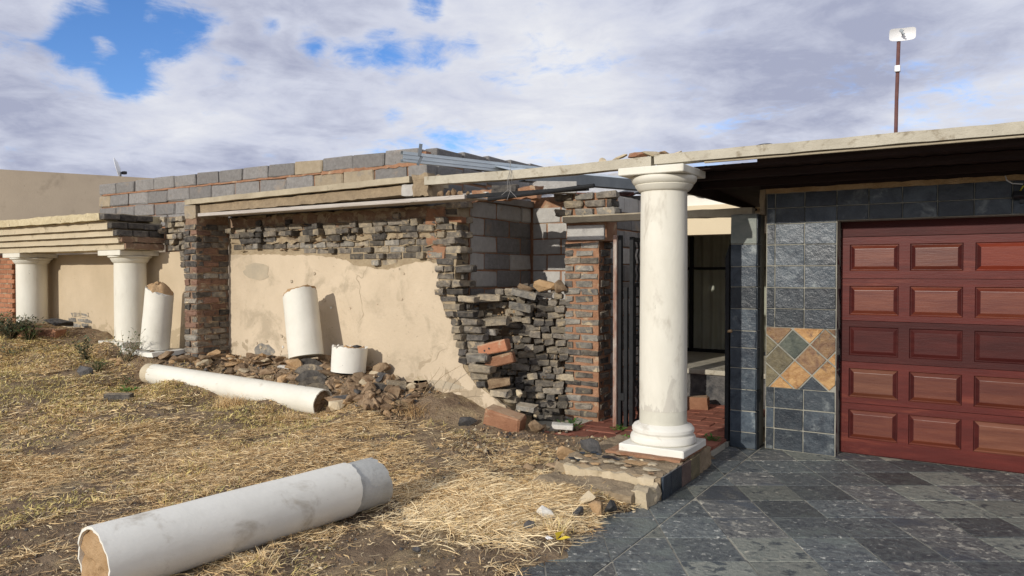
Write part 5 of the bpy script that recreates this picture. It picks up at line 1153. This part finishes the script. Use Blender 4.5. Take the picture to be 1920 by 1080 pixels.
# ------------------------------------------------------------------ straw, turf, weeds
def fbm(x, y, s, o): return noise.fractal(Vector((x * s + o, y * s, o)), 1.0, 2.0, 4)
def blades(name, n, region, L0, L1, wid, lift, mats, label, dens, coher=.8, seed=1, arch=.25):
    rs = np.random.RandomState(seed)
    xs = rs.uniform(region[0], region[1], n * 4); ys = rs.uniform(region[2], region[3], n * 4)
    d = np.array([dens(x, y) for x, y in zip(xs, ys)]); keep = rs.rand(n * 4) < d; xs, ys = xs[keep][:n], ys[keep][:n]; n = len(xs)
    ok = (xs < edge_x(ys) - .07) | (rs.rand(n) < .015); xs, ys = xs[ok], ys[ok]; n = len(xs)
    base = gz(xs, ys)
    for i in range(n):
        p = Vector((xs[i], ys[i], 0)); base[i] += (.030 * noise.noise(p * 2.1) + .022 * noise.noise(p * 5.3) + .014 * noise.noise(p * 13)) * min(1, max(0, (-2.17 - xs[i]) / .4))
    base = np.maximum(base, .004)
    flow = np.array([2.5 * noise.noise(Vector((x * .9, y * .9, seed))) for x, y in zip(xs, ys)])
    az = flow * coher + rs.normal(0, 1, n) * (1.7 - coher) + .4; L = rs.uniform(L0, L1, n) * (.6 + .8 * rs.rand(n)); el = np.abs(rs.normal(0, 1, n)) * lift
    w = wid * rs.uniform(.6, 1.3, n)
    ca, sa = np.cos(az), np.sin(az); bend = rs.normal(0, .35, n)
    pts = []
    for t in (0, .4, .75, 1.0):
        a2 = az + bend * t; px = xs + np.cos(a2) * L * t * np.cos(el); py = ys + np.sin(a2) * L * t * np.cos(el)
        h = base + .004 + L * np.sin(el) * t - L * arch * t * t * np.sin(el) + rs.uniform(0, .012, n)
        g = gz(px, py)
        pts.append(np.stack([px, py, np.maximum(h, np.maximum(g + .004, 0.004))], -1))
    side = np.stack([-sa, ca, rs.normal(0, .5, n)], -1) * (w[:, None] / 2)
    V = np.empty((n, 8, 3))
    for k in range(4):
        tw = side * (1.0 if k < 3 else .25); V[:, 2 * k] = pts[k] - tw; V[:, 2 * k + 1] = pts[k] + tw
    b = np.arange(n)[:, None] * 8
    F = np.concatenate([b + np.array([[2 * k, 2 * k + 1, 2 * k + 3, 2 * k + 2]]) for k in range(3)], 1).reshape(-1, 4)
    me = bpy.data.meshes.new(name); nv, nf = n * 8, n * 3
    me.vertices.add(nv); me.vertices.foreach_set('co', V.reshape(-1)); me.loops.add(nf * 4); me.loops.foreach_set('vertex_index', F.reshape(-1).astype(np.int32))
    me.polygons.add(nf); me.polygons.foreach_set('loop_start', np.arange(nf, dtype=np.int32) * 4); me.polygons.foreach_set('loop_total', np.full(nf, 4, np.int32))
    for m in mats: me.materials.append(m)
    pal = rs.randint(0, len(mats), n); me.polygons.foreach_set('material_index', np.repeat(pal, 3).astype(np.int32)); me.update(calc_edges=True); me.validate()
    o = bpy.data.objects.new(name, me); link(o); tag(o, label, kind='stuff'); return o
def bump2(x, y, cx, cy, rx, ry): return math.exp(-((x - cx) / rx) ** 2 - ((y - cy) / ry) ** 2)
def d_straw(x, y):
    v = .24 + 1.0 * fbm(x, y, .9, 3.1) + .65 * fbm(x, y, 3.5, 8.0) + .4 * fbm(x, y, 9.0, 4.0)
    v += .9 * bump2(x, y, -3.0, 4.4, .55, .6) + .5 * bump2(x, y, -4.6, 4.2, 1.2, .6)
    v -= .55 * bump2(x, y, -3.0, 3.0, .7, .6) + .4 * bump2(x, y, -4.0, 5.4, .5, .4)
    if y > 5.7 + .2 * math.sin(x * 3): v *= .15
    return max(.02, min(1, v))
def d_turf(x, y):
    v = .15 + 1.0 * fbm(x, y, .7, 12.0) + .5 * fbm(x, y, 2.5, 5) + min(.75, max(0, (-6.2 - x) * .16))
    if y > 5.5: v *= .35
    return max(0, min(1, v))
blades('straw', 78000, (-7.2, -2.1, 1.4, 6.0), .03, .12, .0032, .16, [straw_m[0], straw_m[1], straw_m[2], straw_m[1], straw_m[3], straw_m[4]], 'flattened dry straw scattered over the yard', d_straw, .45, 1)
blades('straw', 10000, (-3.9, -2.2, 3.5, 5.2), .06, .20, .0034, .16, [straw_m[0], straw_m[2], straw_m[2]], 'thick pale straw patch near the broken step', lambda x, y: max(0, min(1, 1.3 * bump2(x, y, -3.0, 4.35, .55, .6) - .1 + .3 * fbm(x, y, 4, 2))), .8, 2)
blades('straw', 46000, (-15, -6.6, 1.4, 6.1), .03, .11, .005, .22, [straw_m[0], straw_m[1], straw_m[2], straw_m[3], straw_m[1]], 'dry straw over the far left of the yard', d_straw, .35, 3)
blades('grass', 42000, (-15, -5.2, 2.0, 5.9), .025, .06, .006, .8, green_m, 'short yellow-green turf on the left of the yard', d_turf, .3, 4)
blades('grass', 5000, (-7.2, -2.3, 1.6, 6.0), .03, .07, .004, .7, green_m, 'thin greenish grass between the straw', lambda x, y: max(0, fbm(x, y, 1.6, 22.0) * 1.3 - .15), .3, 5)

def weed(name, label, cat, x, y, z, h, nst, spread, lm, leaf=.03, nl=9, seed=0, group=None, droop=.3):
    rs = random.Random(seed); t = thing(name, label, cat, (x, y, z), group)
    ms = MB(); ml = MB()
    for s in range(nst):
        a = rs.random() * 6.28; sp = spread * rs.uniform(.3, 1); hh = h * rs.uniform(.55, 1.0); pts = []
        for k in range(5):
            f = k / 4; pts.append(Vector((x + math.cos(a) * sp * f ** 1.3 + rs.uniform(-.006, .006), y + math.sin(a) * sp * f ** 1.3 + rs.uniform(-.006, .006), z - .02 + hh * (f - droop * f * f * .6))))
        ms.tube(pts, [.004, .0035, .003, .002, .001], 4)
        for q in range(nl):
            f = rs.uniform(.1, 1); i = min(3, int(f * 4)); p = pts[i].lerp(pts[i + 1], f * 4 - i); b = rs.random() * 6.28; l = leaf * rs.uniform(.6, 1.4)
            d = Vector((math.cos(b), math.sin(b), rs.uniform(-.1, .9))).normalized(); w = d.cross(Vector((0, 0, 1))).normalized() * l * .22
            ml.add([p, p + d * l * .5 + w, p + d * l, p + d * l * .5 - w], [(0, 1, 2, 3)])
    ms.build('stem', stem_m if lm is not leaf_bright else lm, t); ml.build('leaves', lm, t)
def tuft(name, label, x, y, z, h, n, spread, mats, seed):
    rs = random.Random(seed); mb = MB()
    for k in range(n):
        a = rs.random() * 6.28; bx, by = x + rs.gauss(0, spread * .35), y + rs.gauss(0, spread * .35); l = h * rs.uniform(.5, 1.1); s = spread * rs.uniform(.2, 1.2); w = .0035
        sd = Vector((-math.sin(a), math.cos(a), 0)) * w; p = [Vector((bx + math.cos(a) * s * f * f, by + math.sin(a) * s * f * f, z - .01 + l * (f - .35 * f * f))) for f in (0, .4, .75, 1)]
        v = []
        for i, q in enumerate(p): v += [q - sd * (1 - i * .28), q + sd * (1 - i * .28)]
        mb.add(v, [(0, 1, 3, 2), (2, 3, 5, 4), (4, 5, 7, 6)], rs.randrange(len(mats)))
    tag(mb.build(name, mats), label, 'grass tuft')
weed('bush', 'scrubby grey-green bush at the far left below the portico', 'bush', -12.0, 5.22, .72, .46, 80, .42, leaf_grey, .055, 20, 1)
weed('bush', 'dark low bush beside the orange brick pier at the frame edge', 'bush', -12.9, 5.25, .76, .46, 80, .45, leaf_g, .055, 20, 2)
weed('weed', 'wispy weed growing over the long brown slab', 'weed', -12.15, 5.5, .84, .38, 12, .22, leaf_grey, .035, 9, 3)
weed('thistle', 'tall grey thistle in the turf left of the right portico column', 'weed', -10.15, 5.3, .50, .50, 18, .18, leaf_grey, .05, 18, 4)
weed('thistle', 'spiny weed in front of the leaning column stub', 'weed', -9.62, 5.55, .50, .62, 22, .45, leaf_grey, .045, 14, 5)
weed('thistle', 'small thistle between the bush and the right portico column', 'weed', -10.95, 5.25, .55, .30, 10, .18, leaf_grey, .035, 10, 6)
weed('weed', 'bright green weed at the foot of the orange mortar pier', 'weed', -3.64, 6.86, .05, .19, 12, .14, leaf_bright, .06, 7, 7)
weed('weed', 'small green weed by the gate post', 'weed', -3.22, 7.1, .06, .10, 8, .10, leaf_bright, .045, 6, 8)
weed('weed', 'small green weed left of the column base', 'weed', -2.98, 6.75, .06, .09, 8, .10, leaf_bright, .045, 6, 9)
weed('weed', 'tiny green weed at the foot of the slate pillar', 'weed', -2.24, 7.12, .05, .11, 9, .10, leaf_bright, .045, 6, 10)
weed('weed', 'low green weed behind the black brick on the grass', 'weed', -8.75, 5.05, .27, .10, 16, .28, leaf_bright, .04, 7, 11)
weed('weed', 'low weed beside the cream end of the fallen column', 'weed', -9.15, 5.25, .27, .18, 12, .2, leaf_g, .04, 8, 12)
weed('weed', 'sprawling green weed at the lower left edge of the portico slope', 'weed', -11.4, 5.0, .52, .22, 22, .3, leaf_grey, .04, 12, 13)
weed('weed', 'leafy weed between the thistle and the leaning column stub', 'weed', -9.75, 5.25, .42, .22, 18, .2, leaf_g, .04, 12, 14)
weed('weed', 'dark weed sprouting beside the long brown slab', 'weed', -11.75, 5.35, .70, .34, 30, .25, leaf_g, .05, 14, 15)
tuft('grass_tuft', 'green-tinged grass tuft at the cream end of the fallen column', -8.35, 5.38, .22, .24, 170, .18, [green_m[1], green_m[3], straw_m[0]], 1)
tuft('grass_tuft', 'dry grass tuft before the middle of the fallen white column', -7.3, 5.45, .14, .26, 260, .26, [straw_m[0], straw_m[1], straw_m[3]], 2)
tuft('grass_tuft', 'dry grass tuft with green blades near the open column end', -6.75, 5.48, .12, .22, 240, .22, [straw_m[0], green_m[1], straw_m[1]], 3)
tuft('grass_tuft', 'small dry tuft at the open end of the fallen column', -6.4, 5.45, .11, .14, 140, .2, [straw_m[1], straw_m[3], straw_m[0]], 4)
tuft('grass_tuft', 'dry tuft under the lower side of the nearest fallen column', -3.45, 2.75, .02, .16, 120, .16, [straw_m[0], straw_m[2], straw_m[1]], 5)
tuft('grass_tuft', 'yellowish tuft at the edge of the slate driveway', -2.34, 4.18, .02, .13, 140, .15, [straw_m[0], green_m[2], straw_m[2]], 6)
rt = random.Random(11)
for k in range(34):
    tx, ty = rt.uniform(-11, -2.6), rt.uniform(2.0, 5.4)
    if -4.2 < tx < -3.4 and ty < 4.3: continue
    tuft('grass_tuft', 'small dry grass tuft rooted %s' % ('in the turf left of the black brick' if tx < -8.4 else ('between the two fallen columns' if ty > 3.6 and tx < -4.2 else ('beside the nearest fallen column' if tx < -3.4 or ty < 3.6 else 'in the straw between fallen column and step'))), tx, ty, gzs(tx, ty), rt.uniform(.05, .10), rt.randint(30, 70), rt.uniform(.05, .11), [straw_m[0], straw_m[1], rt.choice([straw_m[2], green_m[1], straw_m[3]])], 100 + k)
    bpy.context.scene.collection.objects[-1]['group'] = 'small tufts in the yard'
tuft('grass_tuft', 'dry scrub below the plaster at the right of the rubble heap', -5.15, 6.15, .2, .22, 260, .3, [straw_m[1], straw_m[3], straw_m[4]], 7)
def twig():
    mb = MB(); rs = random.Random(3)
    b = Vector((-5.25, 6.30, .27))
    for tip in [(-4.75, 6.42, .72), (-5.05, 6.4, .62), (-5.3, 6.38, .55), (-4.6, 6.35, .45)]:
        t = Vector(tip); pts = [b.lerp(t, k / 6) + Vector((rs.uniform(-.015, .015), rs.uniform(-.015, .015), .05 * math.sin(k / 6 * 3.1))) for k in range(7)]; mb.tube(pts, [.004, .0035, .003, .003, .0025, .002, .001], 5)
        for k in range(2, 6):
            q = pts[k] + Vector((rs.uniform(-.08, .08), rs.uniform(-.04, .04), rs.uniform(.02, .1))); mb.tube([pts[k], q], [.002, .001], 4)
    tag(mb.build('dry_twig', stem_m), 'leafless dry twig leaning in front of the plaster near the broken wall end', 'twig')
twig()
